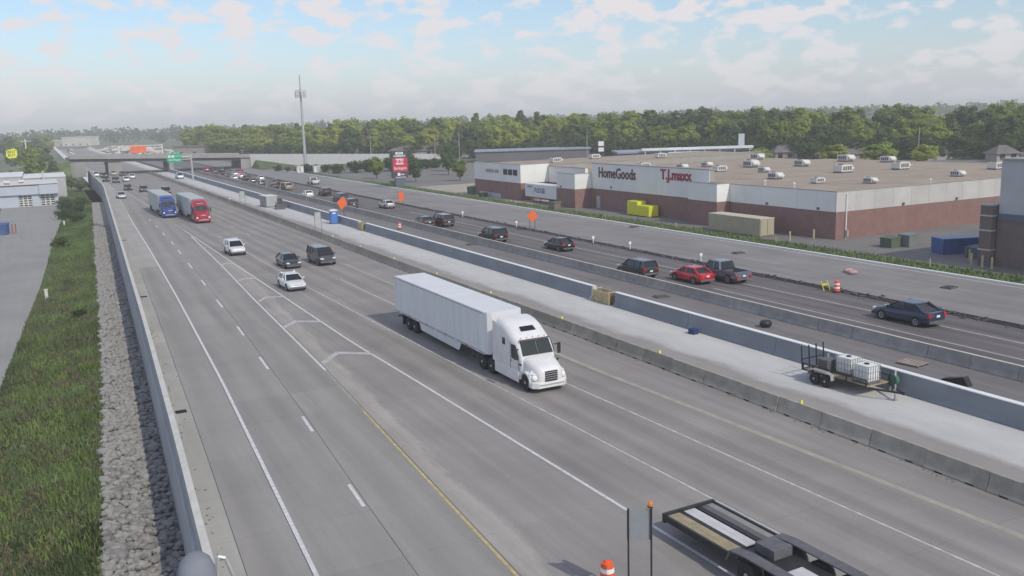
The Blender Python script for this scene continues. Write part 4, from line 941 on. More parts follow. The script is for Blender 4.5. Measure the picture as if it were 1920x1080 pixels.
gt = thing('sign_gantry', 'pale steel sign gantry with three orange panels beyond the bridge', 'gantry', (0, 430, 0))
for x in (30.6, 48.1): MB().bar((x, 0, 0), (x, 0, 8.9), .45).build('column', m_white, gt)
for z in (7.4, 8.6): MB().bar((30.6, 0, z), (48.1, 0, z), .3).build('chord', m_white, gt)
for i in range(9): MB().bar((30.9 + i * 1.9, 0, 7.4 if i % 2 else 8.6), (32.8 + i * 1.9 if i < 8 else 48, 0, 8.6 if i % 2 else 7.4), .15).build('lattice', m_white, gt)
for i in range(3): MB().box(35.1 + i * 2.15, 37.1 + i * 2.15, -.5, -.35, 5.6, 8.5).build('orange_panel', m_orange, gt)
gs = thing('overhead_sign', 'green overhead direction sign on a grey cantilever post in the median', 'sign', (40.3, 289.6, 0))
MB().cyl((0, 0, 0), (0, 0, 7.9), .30, .24, 12).build('post', m_grey_metal, gs); MB().cyl((0, 0, 7.2), (-7.2, 0, 7.2), .16, .12, 10).build('arm', m_grey_metal, gs); MB().cyl((0, 0, 6.4), (-7.0, 0, 6.4), .13, .10, 10).build('arm', m_grey_metal, gs)
p_ = MB().box(-6.9, -2.7, -.32, -.24, 5.65, 7.95).build('sign_panel', m_sgreen, gs); MB().box(-5.6, -2.75, -.32, -.24, 7.98, 8.65).build('exit_tab', m_sgreen, gs)
for x in (-6.2, -5.2): MB().box(x - .38, x + .38, -.35, -.325, 7.05, 7.75).build('route_shield', m_swhite, gs)
text_obj('lettering', 'NORTH', m_swhite, .5, gs, (-3.75, -.33, 7.45), ry, .004); text_obj('lettering', 'Fort Wayne', m_swhite, .68, gs, (-4.8, -.33, 6.35), ry, .004, .01)
text_obj('lettering', 'EXIT 37', m_swhite, .5, gs, (-4.2, -.33, 8.3), ry, .004)
text_obj('lettering', '69', m_sgreen, .5, gs, (-6.2, -.355, 7.4), ry, .003); text_obj('lettering', '37', m_sgreen, .5, gs, (-5.2, -.355, 7.4), ry, .003)
# paving and works beyond the bridge
bb(120, 1000, 60, 25, 6, mat('pink_shed', (.42, .34, .31), .9, .1, .1), m_fascia, 'pale pink shed far down the motorway', 'flat', 6)
bb(172, 980, 30, 20, 9, mat('cream_shed', (.52, .5, .46), .9, .1, .1), m_fascia, 'tall cream building far down the motorway', 'flat', 4)
g = MB()
for i in range(90):
    u = random.uniform(560, 960); x = random.uniform(40, 82); s = random.uniform(.4, 1.8); g.add([(x - s * 2, u - s, 0), (x + s * 2, u - s, 0), (x + s * 2, u + s, 0), (x - s * 2, u + s, 0), (x, u, s)], [(0, 1, 4), (1, 2, 4), (2, 3, 4), (3, 0, 4)])
tag(g.build('spoil_heaps', mat('pale_spoil', (.46, .40, .35), .95, .2, .3)), 'pale heaps of soil and rubble on the works beyond the bridge', 'spoil', kind='stuff')

# ------------------------------------------------------------------ frontage garage and the lower left
gar = thing('garage_building', 'blue grey service garage with white roof and two glazed roller doors', 'building', (0, 0, 0))
def gx(x0, x1, y0, y1, z0, z1, name, m): return MB().box(x0, x1, y0, y1, z0, z1).build(name, m, gar)
gx(-30, -6.2, 270.8, 292, ZL, -.3, 'wall', m_bwall); gx(-3.0, -1.1, 270.8, 292, ZL, -.3, 'wall', m_bwall); gx(2.35, 3.1, 270.8, 292, ZL, -.3, 'wall', m_bwall)
gx(-6.19, -3.01, 271.3, 291, -.4, -.302, 'lintel', m_bwall); gx(-1.09, 2.34, 271.3, 291, -.4, -.302, 'lintel', m_bwall)
gx(-30, -1.2, 270.2, 292.2, -.298, 2.0, 'fascia', m_bwall); gx(-1.19, 3.3, 269.6, 292.2, -.298, 2.1, 'fascia', m_bwall)
gx(-30.2, -1.0, 270.0, 292.4, 2.11, 2.28, 'roof_edge', m_dgrey); gx(-30.2, 3.4, 270.6, 292.4, 2.29, 2.45, 'roof', m_white)
for x0, x1 in ((-6.15, -3.05), (-1.05, 2.3)):
    d = MB().box(x0, x1, 271.2, 271.28, ZL + .02, -.42).build('roller_door', m_white, gar)
    for r_ in range(5):
        for c_ in range(3):
            w = (x1 - x0) / 3; MB().box(x0 + c_ * w + .15, x0 + (c_ + 1) * w - .15, 271.14, 271.19, ZL + .25 + r_ * .58, ZL + .55 + r_ * .58).build('pane', m_glass, d)
for x, y, s in ((-8.5, 275, .8), (-5.2, 278, .7)): rtu(x, y, 2.46, s, 'grey unit on the white garage roof, %s one' % ('left' if x < -8 else 'right'))
bw = thing('warehouse', 'long grey warehouse behind the service garage', 'building', (0, 0, 0)); MB().box(-60, -5.4, 300, 330, ZL, 3.2).build('wall', m_panel_r, bw); MB().box(-60.2, -5.2, 299.8, 330.2, 3.202, 3.5).build('roof', m_fascia, bw); MB().box(-5.38, 6.0, 302, 330, ZL, 2.5).build('wall', m_panel_r, bw); MB().box(-5.18, 6.2, 301.8, 330.2, 2.502, 2.75).build('roof', m_fascia, bw); MB().cyl((.2, 299.5, ZL), (.2, 299.5, 4.6), .2, .2, 8).build('flue', m_white, bw)
m_tagy = mat('tag_yellow', (0.85, 0.74, 0.03), .5, .03, 2)
ys = thing('tag_sign', 'bright yellow tag shaped store sign on a pole at far left', 'sign', (-11.5, 480, ZL), R(8))
MB().cyl((0, 0, 0), (0, 0, 8.2), .3, .25, 10).build('pole', m_dgrey, ys)
MB().prism_y([(-2.3, 8.6), (-1.3, 7.7), (1.6, 7.9), (2.4, 9.0), (2.3, 11.4), (1.2, 12.2), (-1.9, 11.4)], -.35, .35).build('tag_panel', m_tagy, ys)
text_obj('lettering', 'BEST', m_black, 1.7, ys, (.1, -.36, 10.6), ry, .01, .02, .95); text_obj('lettering', 'BUY', m_black, 1.7, ys, (.0, -.36, 9.1), ry, .01, .02, .95)
o = MB().bar((-5.5, 500, ZL), (-5.5, 500, 12.5), .5).build('light_pole', m_white); tag(o, 'white square pole rising above the trees at far left', 'pole')
dumpster((-8.6, 200.5, ZL), (1.3, 1.6, 2.2), m_bluebox, 'dark blue dumpster on the yard at the left edge', R(80))
for x in (-6.35, -5.75): 
    t = thing('safety_post', 'red and white safety post beside the blue dumpster, %s one' % ('left' if x < -6 else 'right'), 'post', (x, 201.5, ZL)); MB().cyl((0, 0, 0), (0, 0, 1.5), .1, .1, 8).build('post_shaft', mat('dull_red', (.38, .07, .05), .7, .1, 2), t); MB().cyl((0, 0, 1.5), (0, 0, 1.75), .105, .105, 8).build('band', m_dgrey, t)
t = thing('utility_pedestal', 'small white utility pedestal on the grass bank', 'pedestal', (-1.1, 117.5, BZ(-1.1, 117.5))); MB().box(-.18, .18, -.15, .15, 0, 1.0).build('pedestal_body', m_white, t, bevel=.04); MB().box(-.22, .22, -.19, .19, 1.0, 1.08).build('cap', m_white, t)
t = thing('utility_pedestal', 'pale marker post far up the grass bank', 'pedestal', (2.9, 208, BZ(2.9, 208))); MB().cyl((0, 0, 0), (0, 0, .9), .16, .16, 8).build('pedestal_body', m_panel, t); MB().lathe([(.18, .9), (.12, 1.0), (.02, 1.04)], 8).build('cap', m_panel, t)
SHG = [(1.3, 166, 1.9, 'dark round shrub on the grass bank'), (5.6, 212, 2.0, 'green shrub high on the grass bank near the rocks'), (3.4, 225, 2.4, 'leafy shrub at the corner of the garage yard'), (6.5, 238, 2.2, 'green shrub on the bank by the tall wall'), (4.2, 252, 2.6, 'dark green shrub right of the garage'), (8.0, 262, 2.4, 'shrub by the wall near the garage'), (1.8, 100, .9, 'low leafy weed in the grass left of the rocks')]
for x, y, h, l in SHG: shrub(x, y, BZ(x, y) - .05, h, l)
for i, (x, y, h, k, l) in enumerate(((-21, 236, 9, 2, 'dark green tree left of the garage door'), (-9, 336, 7.5, 3, 'grey green tree behind the warehouse, left'), (-17, 345, 8, 2, 'dark tree behind the warehouse at the left edge'), (-2, 350, 10.5, 0, 'mid green tree behind the warehouse'), (3.5, 346, 10, 3, 'bare looking grey green tree right of the warehouse'), (-30, 352, 13, 6, 'dark green tree behind the yellow sign, left'), (-4, 420, 13, 0, 'green tree beyond the embankment'), (2.0, 430, 13, 7, 'tall thin branched tree above the embankment'), (-24, 500, 13, 4, 'green tree beyond the warehouse roof'), (-38, 450, 15, 2, 'dark tree beyond the warehouse at far left'), (-12, 520, 12, 8, 'green tree behind the tag sign'), (-3, 520, 14, 9, 'yellow green tree far beyond the embankment'), (8, 331, 5, 2, 'small dark tree at the corner of the bridge embankment'), (10.5, 320, 4, 6, 'low bushy tree beside the high retaining wall'))):
    tree(k, x, y, ZL, h, l)
px = -60
while px < 200:
    d = random.uniform(600, 690); x, y = place(px, d); 
    if not (8 < x < 90): tree(random.choice((2, 0, 3, 6)), x, y, ZL, random.uniform(12, 17), 'distant green tree beyond the frontage buildings on the left horizon', 'distant trees on the left horizon')
    px += random.uniform(14, 24)

# ------------------------------------------------------------------ vehicles
def ring(y, zlo, zt, w):
    h = [(w * .86, zlo), (w * .985, zlo + .10), (w, zlo + (zt - zlo) * .52), (w * .965, zt - .10), (w * .86, zt - .015), (w * .45, zt + .01)]
    return [(x, y, z) for x, z in h] + [(-x, y, z) for x, z in reversed(h)]
SPEC = dict(
    sedan=dict(L=4.75, st=[(-2.37, .42, .80, .70), (-2.28, .27, 1.00, .84), (-1.7, .22, 1.04, .90), (-.9, .2, 1.0, .92), (.95, .2, .96, .92), (1.4, .2, .90, .91), (2.05, .22, .79, .86), (2.30, .28, .64, .76), (2.37, .36, .55, .62)], cb=(-1.95, 1.15, .985, .82), cr=(-1.05, .28, 1.44, .62), mid=-.2, wh=(-1.38, 1.42, .33)),
    suv=dict(L=4.75, st=[(-2.37, .5, 1.0, .80), (-2.32, .33, 1.12, .90), (-1.0, .3, 1.12, .95), (1.0, .3, 1.10, .95), (1.45, .3, 1.06, .94), (2.05, .32, .98, .89), (2.30, .36, .84, .80), (2.37, .44, .70, .66)], cb=(-2.30, 1.28, 1.10, .87), cr=(-2.0, .40, 1.72, .70), mid=-.55, wh=(-1.4, 1.45, .37)),
    van=dict(L=5.1, st=[(-2.55, .5, 1.0, .84), (-2.5, .32, 1.12, .93), (-1.0, .28, 1.10, .98), (1.3, .28, 1.08, .98), (1.7, .28, 1.04, .96), (2.25, .3, .95, .9), (2.5, .36, .8, .78), (2.55, .45, .66, .64)], cb=(-2.50, 1.75, 1.08, .91), cr=(-2.3, .75, 1.80, .76), mid=-.4, wh=(-1.6, 1.6, .36)),
    pickup=dict(L=5.8, st=[(-2.85, .55, .84, .90), (-2.8, .45, .86, .95), (-.5, .40, .86, .99), (-.48, .36, 1.15, .99), (1.6, .36, 1.15, .99), (2.0, .36, 1.12, .97), (2.6, .38, 1.04, .93), (2.82, .42, .9, .86), (2.9, .5, .75, .74)], cb=(-.62, 1.85, 1.14, .90), cr=(-.35, 1.0, 1.86, .74), mid=.35, wh=(-1.75, 1.85, .40)))
CARM = {}
def car_meshes(kind):
    if kind in CARM: return CARM[kind]
    s = SPEC[kind]; d = {}
    d['body'] = fix_normals(MB().loft([ring(*r) for r in s['st']]).mesh('body', PAINT['black'], True, 42))
    b0, b1, zb, wb = s['cb']; r0, r1, zr, wr = s['cr']
    d['windows'] = fix_normals(MB().hexa([(-wb, b0, zb), (wb, b0, zb), (wb, b1, zb - .02), (-wb, b1, zb - .02)], [(-wr, r0, zr - .03), (wr, r0, zr - .03), (wr, r1, zr - .03), (-wr, r1, zr - .03)]).mesh('windows', m_glass))
    g = MB()
    g.loft([[(-wr - .02, r0 - .06, zr - .035), (wr + .02, r0 - .06, zr - .035), (wr + .02, r1 + .05, zr - .035), (-wr - .02, r1 + .05, zr - .035)], [(-wr + .02, r0 - .02, zr + .01), (wr - .02, r0 - .02, zr + .01), (wr - .02, r1, zr + .01), (-wr + .02, r1, zr + .01)], [(-wr + .16, r0 + .15, zr + .035), (wr - .16, r0 + .15, zr + .035), (wr - .16, r1 - .15, zr + .035), (-wr + .16, r1 - .15, zr + .035)]])
    for x in (-1, 1):
        g.bar((x * wb, b1 - .02, zb - .04), (x * wr, r1 + .02, zr), .09); g.bar((x * wb, b0 + .02, zb - .04), (x * wr, r0 - .02, zr), .16)
        m_ = s['mid']; g.bar((x * (wb + .004), m_, zb - .04), (x * (wr + .004), m_, zr - .01), .10)
        if kind in ('suv', 'van'): g.bar((x * (wb + .004), m_ - 1.0, zb - .04), (x * (wr + .004), m_ - 1.0, zr - .01), .13)
    d['roof'] = fix_normals(g.mesh('roof', PAINT['black']))
    ya, yb, wr_ = s['wh']; W_ = max(r[3] for r in s['st'])
    d['tyre'] = MB().lathe([(wr_ * .62, -.11), (wr_ * .94, -.115), (wr_, -.07), (wr_, .07), (wr_ * .94, .115), (wr_ * .62, .11)], 16).mesh('tyre', m_rubber)
    d['rim'] = MB().lathe([(wr_ * .6, -.118), (wr_ * .62, .118), (wr_ * .25, .10), (.03, .122)], 10).mesh('rim', m_rim)
    d['arch'] = MB().cyl((-.06, 0, 0), (.06, 0, 0), wr_ + .07, wr_ + .07, 18).mesh('wheel_arch', m_black)
    L = s['L'] / 2; zf = s['st'][-3][2]; zr2 = s['st'][1][2]
    d['headlight'] = MB().box(-.17, .17, -.10, .06, -.07, .07).mesh('headlight', m_head)
    d['tail_light'] = MB().box(-.14, .14, -.04, .10, -.10, .10).mesh('tail_light', m_tail)
    d['grille'] = MB().box(-.42, .42, -.06, .02, -.09, .09).mesh('grille', m_black)
    d['plate'] = MB().box(-.16, .16, -.02, .02, -.07, .07).mesh('number_plate', m_swhite)
    d['bumper'] = MB().box(-W_ * .86, W_ * .86, -.06, .05, -.09, .09).mesh('bumper', m_dgrey)
    d['mirror'] = MB().box(-.09, .09, -.05, .05, -.06, .08).mesh('mirror', PAINT['black'])
    if kind == 'pickup':
        d['bed'] = MB().box(-.99, -.90, -2.82, -.52, .84, 1.16).box(.90, .99, -2.82, -.52, .84, 1.16).box(-.90, .90, -2.84, -2.76, .80, 1.16).mesh('bed_side', PAINT['black'])
        d['liner'] = MB().box(-.89, .89, -2.75, -.52, .85, .875).mesh('bed_floor', m_black)
    CARM[kind] = d; return d
def car(kind, col, x, y, rz, label, name=None, group=None, small=False, sc_=1.0):
    d = car_meshes(kind); s = SPEC[kind]; P_ = PAINT[col]
    t = thing(name or {'sedan': 'car', 'suv': 'suv', 'van': 'van', 'pickup': 'pickup_truck'}[kind], label, {'sedan': 'car', 'suv': 'suv', 'van': 'van', 'pickup': 'pickup truck'}[kind], (x, y, 0.008), rz, group, sc_)
    paint_obj(link('body', d['body'], t), P_); link('windows', d['windows'], t); paint_obj(link('roof', d['roof'], t), P_)
    ya, yb, wr_ = s['wh']; W_ = max(r[3] for r in s['st']); L = s['L'] / 2
    for yy in (ya, yb):
        for sx in (-1, 1):
            o = link('wheel', d['tyre'], t); o.location = (sx * (W_ - .10), yy, wr_); o.rotation_euler = (0, R(90) * sx, 0)
            if not small:
                q = link('rim', d['rim'], o); a = link('wheel_arch', d['arch'], t); a.location = (sx * (W_ - .052), yy, wr_ + .02)
    fy = s['st'][-2][0]; fz = s['st'][-2][2] + .02
    for sx in (-1, 1):
        o = link('headlight', d['headlight'], t); o.location = (sx * W_ * .68, fy - .02, fz); o.rotation_euler = (0, 0, -sx * .35)
        o = link('tail_light', d['tail_light'], t); o.location = (sx * W_ * .80, -L + .04, s['st'][1][2] - .16)
        if not small:
            o = paint_obj(link('mirror', d['mirror'], t), P_); o.location = (sx * (W_ + .08), s['cb'][1] - .35, s['cb'][2] + .10)
    if not small:
        o = link('grille', d['grille'], t); o.location = (0, L - .03, .52 if kind == 'sedan' else .68)
        o = link('bumper', d['bumper'], t); o.location = (0, L - .02, .36 if kind == 'sedan' else .44)
        o = link('bumper', d['bumper'], t); o.location = (0, -L + .02, .40 if kind == 'sedan' else .5)
        o = link('number_plate', d['plate'], t); o.location = (0, -L - .03, .78)
    if kind == 'pickup': paint_obj(link('bed_side', d['bed'], t), P_); link('bed_floor', d['liner'], t)
    return t
IN = math.pi       # heading of the near carriageway (towards the camera)
car('suv', 'white', 20.4, 116.6, IN + .02, 'white crossover with dark windscreen, the farther of two white cars by the gore')
car('sedan', 'white', 20.5, 88.0, IN + .02, 'white hatchback with dark roof glass, nearest car left of the big white truck')
car('sedan', 'charcoal', 23.6, 102.0, IN + .02, 'dark grey sedan beside the nearest white hatchback')
car('van', 'graphite', 27.4, 102.0, IN + .02, 'dark boxy van in the lane left of the barrier line', sc_=1.04)
car('sedan', 'silver', 15.8, 231, IN + .04, 'silver car alone in the leftmost lane near the retaining wall', small=True)
car('sedan', 'black', 19.7, 260.5, IN, 'small dark car ahead of the silver car, one lane over', small=True)
car('sedan', 'charcoal', 22.6, 250.5, IN, 'dark car just behind the blue truck', small=True)
car('suv', 'black', 26.3, 235.5, IN, 'black car behind the red truck by the barrier', small=True)
for k, (kind, col, x, y, l) in enumerate((('suv', 'white', 16.6, 347, 'white car close under the bridge by the wall'), ('suv', 'charcoal', 18.3, 336, 'dark car under the left bridge span'), ('suv', 'black', 17.4, 310, 'black car before the left bridge span'), ('sedan', 'silver', 22.3, 352, 'pale car under the bridge beside the pier'), ('suv', 'graphite', 19.6, 300, 'dark tall car in the left lanes near the bridge'), ('sedan', 'black', 24.8, 345, 'black car under the bridge right of the pier'), ('sedan', 'white', 22.8, 305, 'white car in the third lane near the bridge'), ('sedan', 'white', 25.9, 322, 'second white car near the bridge by the barrier'))):
    car(kind, col, x, y, IN, l, small=True)
car('pickup', 'white', 38.3, 304, IN, 'white pickup truck parked on the pale median paving', small=True)
# far carriageway, driving away
car('sedan', 'navy', 55.9, 45.5, 0, 'dark blue sedan alone on the far lanes at right', sc_=1.08)
car('pickup', 'gunmetal', 56.4, 66.8, 0, 'grey blue pickup truck beside the red car')
car('sedan', 'red', 53.6, 68.0, 0, 'bright red coupe on the far lanes')
car('suv', 'charcoal', 51.2, 73.5, 0, 'dark grey wagon behind the barrier left of the red car')
car('sedan', 'black', 54.2, 94.0, 0, 'black sedan on the far lanes below the orange diamond sign')
car('suv', 'black', 51.2, 106.0, 0, 'large black utility vehicle with a pale roof reflection', sc_=1.08)
car('van', 'charcoal', 53.0, 127.0, 0, 'dark van on the far lanes left of the black utility vehicle')
car('sedan', 'charcoal', 50.6, 128.5, 0, 'dark low car left of the dark van, close to the barrier')
car('sedan', 'silver', 56.0, 160.5, 0, 'silver car on the far lanes left of the upright orange sign')
car('suv', 'charcoal', 50.9, 166.5, 0, 'dark car right of the tilted orange sign')
car('van', 'charcoal', 53.2, 180.5, 0, 'dark tall van right behind the tilted orange sign')
FARC = [('sedan', 'white', 50.9, 197.5, 'white car left of the tilted orange sign'), ('suv', 'black', 55.2, 199, 'black car in the outer lane left of the tilted sign'), ('suv', 'charcoal', 50.2, 227, 'dark car behind the beige box truck'), ('van', 'tan', 52.8, 224, 'beige boxy van in the queue of far traffic'), ('pickup', 'white', 63.4, 239, 'white pickup truck parked near the far kerb'), ('suv', 'black', 54.2, 243, 'black car in the middle of the far queue'), ('sedan', 'charcoal', 50.6, 244, 'dark car hard by the barrier in the far queue'), ('sedan', 'silver', 55.6, 267.5, 'silver car in the outer lane of the far queue'), ('sedan', 'graphite', 51.2, 257, 'grey car in the inner lane of the far queue'), ('suv', 'black', 52.4, 271, 'black car ahead of the grey one in the far queue'), ('sedan', 'white', 53.9, 286.5, 'white car in the far queue below the ramp wall'), ('sedan', 'silver', 54.6, 301, 'pale car in the far queue near the bridge'), ('suv', 'charcoal', 50.0, 292, 'dark car in the inner lane near the bridge'), ('sedan', 'silver', 50.2, 278, 'pale car in the inner lane of the far queue'), ('suv', 'maroon', 57.6, 309, 'dark red car in the outer lane near the bridge'), ('van', 'graphite', 51.4, 320, 'grey van just before the bridge'), ('suv', 'navy', 55.6, 331, 'dark blue car entering under the bridge'), ('sedan', 'maroon', 52.0, 340, 'dark red car under the right bridge span')]
for kind, col, x, y, l in FARC: car(kind, col, x, y, 0, l, small=True)
for i in range(22):
    x = random.choice((20, 23.7, 27.3, 50.8, 54.5, 58)); u = 470 + i * 20 + random.uniform(-6, 6)
    car(random.choice(('sedan', 'suv', 'van')), random.choice(('white', 'silver', 'charcoal', 'white')), x, u, IN if x < 40 else 0, 'tiny distant vehicle in the traffic far beyond the bridge', group='distant traffic beyond the bridge', small=True)

# articulated trucks
def rr(y, w, zb, zt_, rad=.18, top=None):
    """rounded-rectangle ring across the cab at station y"""
    pts = []
    tw = top if top is not None else w - rad
    h = [(w * .97, zb), (w, zb + .08), (w, zt_ - rad * 1.7), (w - rad * .12, zt_ - rad * .9), (w - rad * .5, zt_ - rad * .32), (w - rad * 1.15, zt_ - .02), (w * .4, zt_ + .015)]
    return [(x, y, z) for x, z in h] + [(-x, y, z) for x, z in reversed(h)]
def wheel(par, x, y, r=.50, w=.28, dual=False, side=1):
    o = MB().lathe([(r * .55, -w / 2), (r * .93, -w / 2), (r, -w / 2 + .05), (r, w / 2 - .05), (r * .93, w / 2), (r * .55, w / 2)], 20).build('wheel', m_rubber, par, True)
    o.location = (x, y, r); o.rotation_euler = (0, R(90) * side, 0)
    MB().lathe([(r * .56, -w / 2 + .02), (r * .56, w / 2 - .01), (r * .44, w / 2 - .06), (r * .22, w / 2 - .05), (r * .16, w / 2 + .03), (.02, w / 2 + .04)], 14).build('rim', m_rim, o, True)
    return o
def semi(x, y, rz, cab_m, tr_m, label, skirt=True, sleeper=True):
    t = thing('semi_truck', label, 'semi truck', (x, y, 0.008), rz)
    # origin: middle of the front bumper on the ground; forward = +y
    st = [rr(-1.52, 1.10, .55, 1.92, .22), rr(-1.62, 1.16, .55, 2.05, .22), rr(-1.85, 1.19, .55, 2.42, .25), rr(-2.08, 1.20, .55, 2.74, .28), rr(-2.35, 1.22, .55, 2.92, .30), rr(-2.8, 1.23, .55, 3.20, .32), rr(-3.3, 1.24, .55, 3.47, .32), rr(-3.9, 1.24, .55, 3.66, .30), rr(-4.6, 1.24, .55, 3.74, .28)]
    cab = MB().loft(st).build('cab', cab_m, t, True, angle=50); fix_normals(cab.data)
    hd = [rr(0.0, .62, .75, 1.30, .20), rr(-.08, .78, .62, 1.44, .22), rr(-.35, .88, .6, 1.56, .24), rr(-.9, .96, .6, 1.74, .24), rr(-1.55, 1.04, .6, 1.93, .24)]
    hood = MB().loft(hd).build('hood', cab_m, t, True, angle=50); fix_normals(hood.data)
    MB().box(-.40, .40, -.02, .035, .70, 1.30).build('grille', m_black, hood)
    for i in range(4): MB().box(-.38, .38, .036, .05, .80 + i * .13, .83 + i * .13).build('grille_bar', m_grey_metal, hood)
    MB().loft([[(-1.18, -.62, .32), (1.18, -.62, .32), (1.18, -.62, .68), (-1.18, -.62, .68)], [(-1.16, -.25, .30), (1.16, -.25, .30), (1.16, -.25, .70), (-1.16, -.25, .70)], [(-.85, .07, .32), (.85, .07, .32), (.85, .07, .66), (-.85, .07, .66)]]).build('bumper', cab_m, t, bevel=.04)
    MB().box(-.82, .82, .075, .10, .50, .56).build('bumper_bar', m_grey_metal, t)
    for s in (-1, 1):
        # front fender, wheel, lamp
        arc = [( -1.05 + .68 * math.cos(a), .50 + .66 * math.sin(a)) for a in np.linspace(math.pi * .97, .12, 12)]
        arc2 = [(-1.05 + .56 * math.cos(a), .50 + .54 * math.sin(a)) for a in np.linspace(.12, math.pi * .97, 12)]
        MB().prism_x(arc + arc2, s * .92 if s > 0 else -1.20, 1.20 if s > 0 else -.92).build('fender', cab_m, t)
        MB().add([(s * .80, -.28, .72), (s * 1.14, -.40, .72), (s * 1.16, -.55, 1.12), (s * .84, -.18, 1.10), (s * .9, -.7, 1.3)], [(0, 1, 2, 3), (3, 2, 4)]).build('fender_nose', cab_m, t)
        o = MB().lathe([(.16, 0), (.15, .07), (.05, .11)], 12).build('headlight', m_head, t); o.location = (s * .94, -.30, .92); o.rotation_euler = (R(-78), 0, -s * R(18))
        wheel(t, s * 1.03, -1.05, .50, .28, side=s)
        wheel(t, s * 1.00, -5.45, .50, .50, side=s); wheel(t, s * 1.00, -6.75, .50, .50, side=s)
        # windows, mirrors, side fairing, steps
        x0 = 1.2
        MB().prism_x([(-2.62, 1.68), (-2.62, 2.52), (-2.16, 2.52), (-1.92, 2.20), (-1.78, 1.92), (-1.78, 1.68)], s * 1.15 if s > 0 else -1.245, 1.245 if s > 0 else -1.15).build('side_window', m_glass, cab)
        MB().box(s * 1.235 if s > 0 else -1.255, 1.255 if s > 0 else -1.235, -3.75, -3.38, 2.30, 2.72).build('sleeper_window', m_glass, cab)
        for yy in (-2.75, -1.70): MB().box(s * 1.225 - .02, s * 1.225 + .02, yy - .012, yy + .012, 1.02, 2.60 if yy < -2 else 1.66).build('door_seam', m_dgrey, cab)
        MB().box(s * 1.245 - .015, s * 1.245 + .015, -2.70, -2.58, 1.48, 1.54).build('door_handle', m_dgrey, cab)
        MB().bar((s * 1.18, -1.75, 2.35), (s * 1.46, -1.62, 2.35), .05).build('mirror_arm', m_black, t); MB().box(s * 1.46 - .10, s * 1.46 + .10, -1.66, -1.54, 1.80, 2.45).build('mirror', m_black, t, bevel=.03)
        MB().box(s * 1.22 - .03, s * 1.22 + .03, -4.9, -1.75, .34, 1.0).build('side_fairing', cab_m, t, bevel=.05)
        MB().hexa([(s * 1.16, -5.15, 1.0), (s * 1.24, -5.15, 1.0), (s * 1.24, -4.58, 1.0), (s * 1.18, -4.58, 1.0)], [(s * 1.12, -5.15, 3.5), (s * 1.20, -5.15, 3.5), (s * 1.24, -4.58, 3.5), (s * 1.18, -4.58, 3.5)]).build('cab_extender', cab_m, t)
        MB().cyl((s * 1.19, -1.45, 1.45), (s * 1.31, -1.40, 1.55), .05, .06, 8).build('hood_mirror', m_black, t)
    # windscreen follows the cab slope, standing slightly proud
    wsx = [-1.0, -.5, 0, .5, 1.0]
    lo = [(x, -1.50, 1.96) for x in wsx]; hi = [(x * .93, -1.93, 2.73) for x in wsx]
    lo2 = [(x, -1.62, 1.96) for x in wsx]; hi2 = [(x * .93, -2.05, 2.70) for x in wsx]
    MB().hexa([lo[0], lo[-1], lo2[-1], lo2[0]], [hi[0], hi[-1], hi2[-1], hi2[0]]).build('windscreen', m_wsglass, cab)
    MB().bar((0, -1.485, 1.97), (0, -1.915, 2.72), .04, .03).build('windscreen_divider', m_dgrey, cab)
    MB().bar((-1.0, -1.95, 2.79), (1.0, -1.95, 2.79), .16, .05).build('visor', m_dgrey, cab)
    for q in (-.8, -.4, 0, .4, .8): MB().box(q - .03, q + .03, -2.20, -2.13, 2.86, 2.895).build('marker_light', m_lamp, cab)
    MB().hexa([(-.5, -2.66, 3.10), (.5, -2.66, 3.10), (.45, -2.97, 3.28), (-.45, -2.97, 3.28)], [(-.5, -2.70, 3.20), (.5, -2.70, 3.20), (.45, -3.01, 3.38), (-.45, -3.01, 3.38)]).build('skylight', m_glass, cab)
    MB().box(-.48, .48, -7.4, -1.2, .62, .86).build('chassis', m_dgrey, t); MB().box(-.5, .5, -6.7, -5.4, .87, 1.08).build('fifth_wheel', m_black, t)
    # trailer
    y1, y0 = -5.75, -22.6; zt_ = 3.78
    fr = [(-1.29, y1 - .45), (-1.20, y1 - .16), (-.95, y1), (.95, y1), (1.20, y1 - .16), (1.29, y1 - .45), (1.29, y0), (-1.29, y0)]
    tr = MB().prism_z(fr[::-1], 1.12, zt_).build('trailer_box', tr_m, t, True, angle=20); fix_normals(tr.data)
    MB().prism_z([(x * .985, y + (.02 if y < -10 else -.02)) for x, y in fr][::-1], zt_ + .003, zt_ + .03).build('trailer_roof', tr_m, tr)
    for s in (-1, 1):
        MB().box(s * 1.30 - .015, s * 1.30 + .015, y0 + .05, y1 - .46, 1.06, 1.20).build('side_rail', m_grey_metal, tr)
        for q in range(13): MB().box(s * 1.292 - .008, s * 1.292 + .008, -7.2 - q * 1.22 - .02, -7.2 - q * 1.22 + .02, 1.21, zt_ - .12).build('panel_seam', tr_m, tr)
        MB().box(s * 1.295 - .012, s * 1.295 + .012, y0 + .04, y1 - .5, zt_ - .11, zt_ - .02).build('top_rail', m_grey_metal, tr)
        for q in range(9): MB().box(s * 1.318 - .004, s * 1.318 + .004, -7.0 - q * 1.75 - .45, -7.0 - q * 1.75, 1.10, 1.16).build('reflective_tape', m_tape if q % 2 else m_swhite, tr)
        if skirt: MB().hexa([(s * 1.22, -17.2, .50), (s * 1.25, -17.2, .50), (s * 1.25, -10.4, .45), (s * 1.22, -10.4, .45)], [(s * 1.22, -17.6, 1.10), (s * 1.25, -17.6, 1.10), (s * 1.25, -9.9, 1.10), (s * 1.22, -9.9, 1.10)]).build('side_skirt', tr_m, tr)
        for yy in (-18.6, -19.85): wheel(t, s * 1.0, yy, .50, .50, side=s)
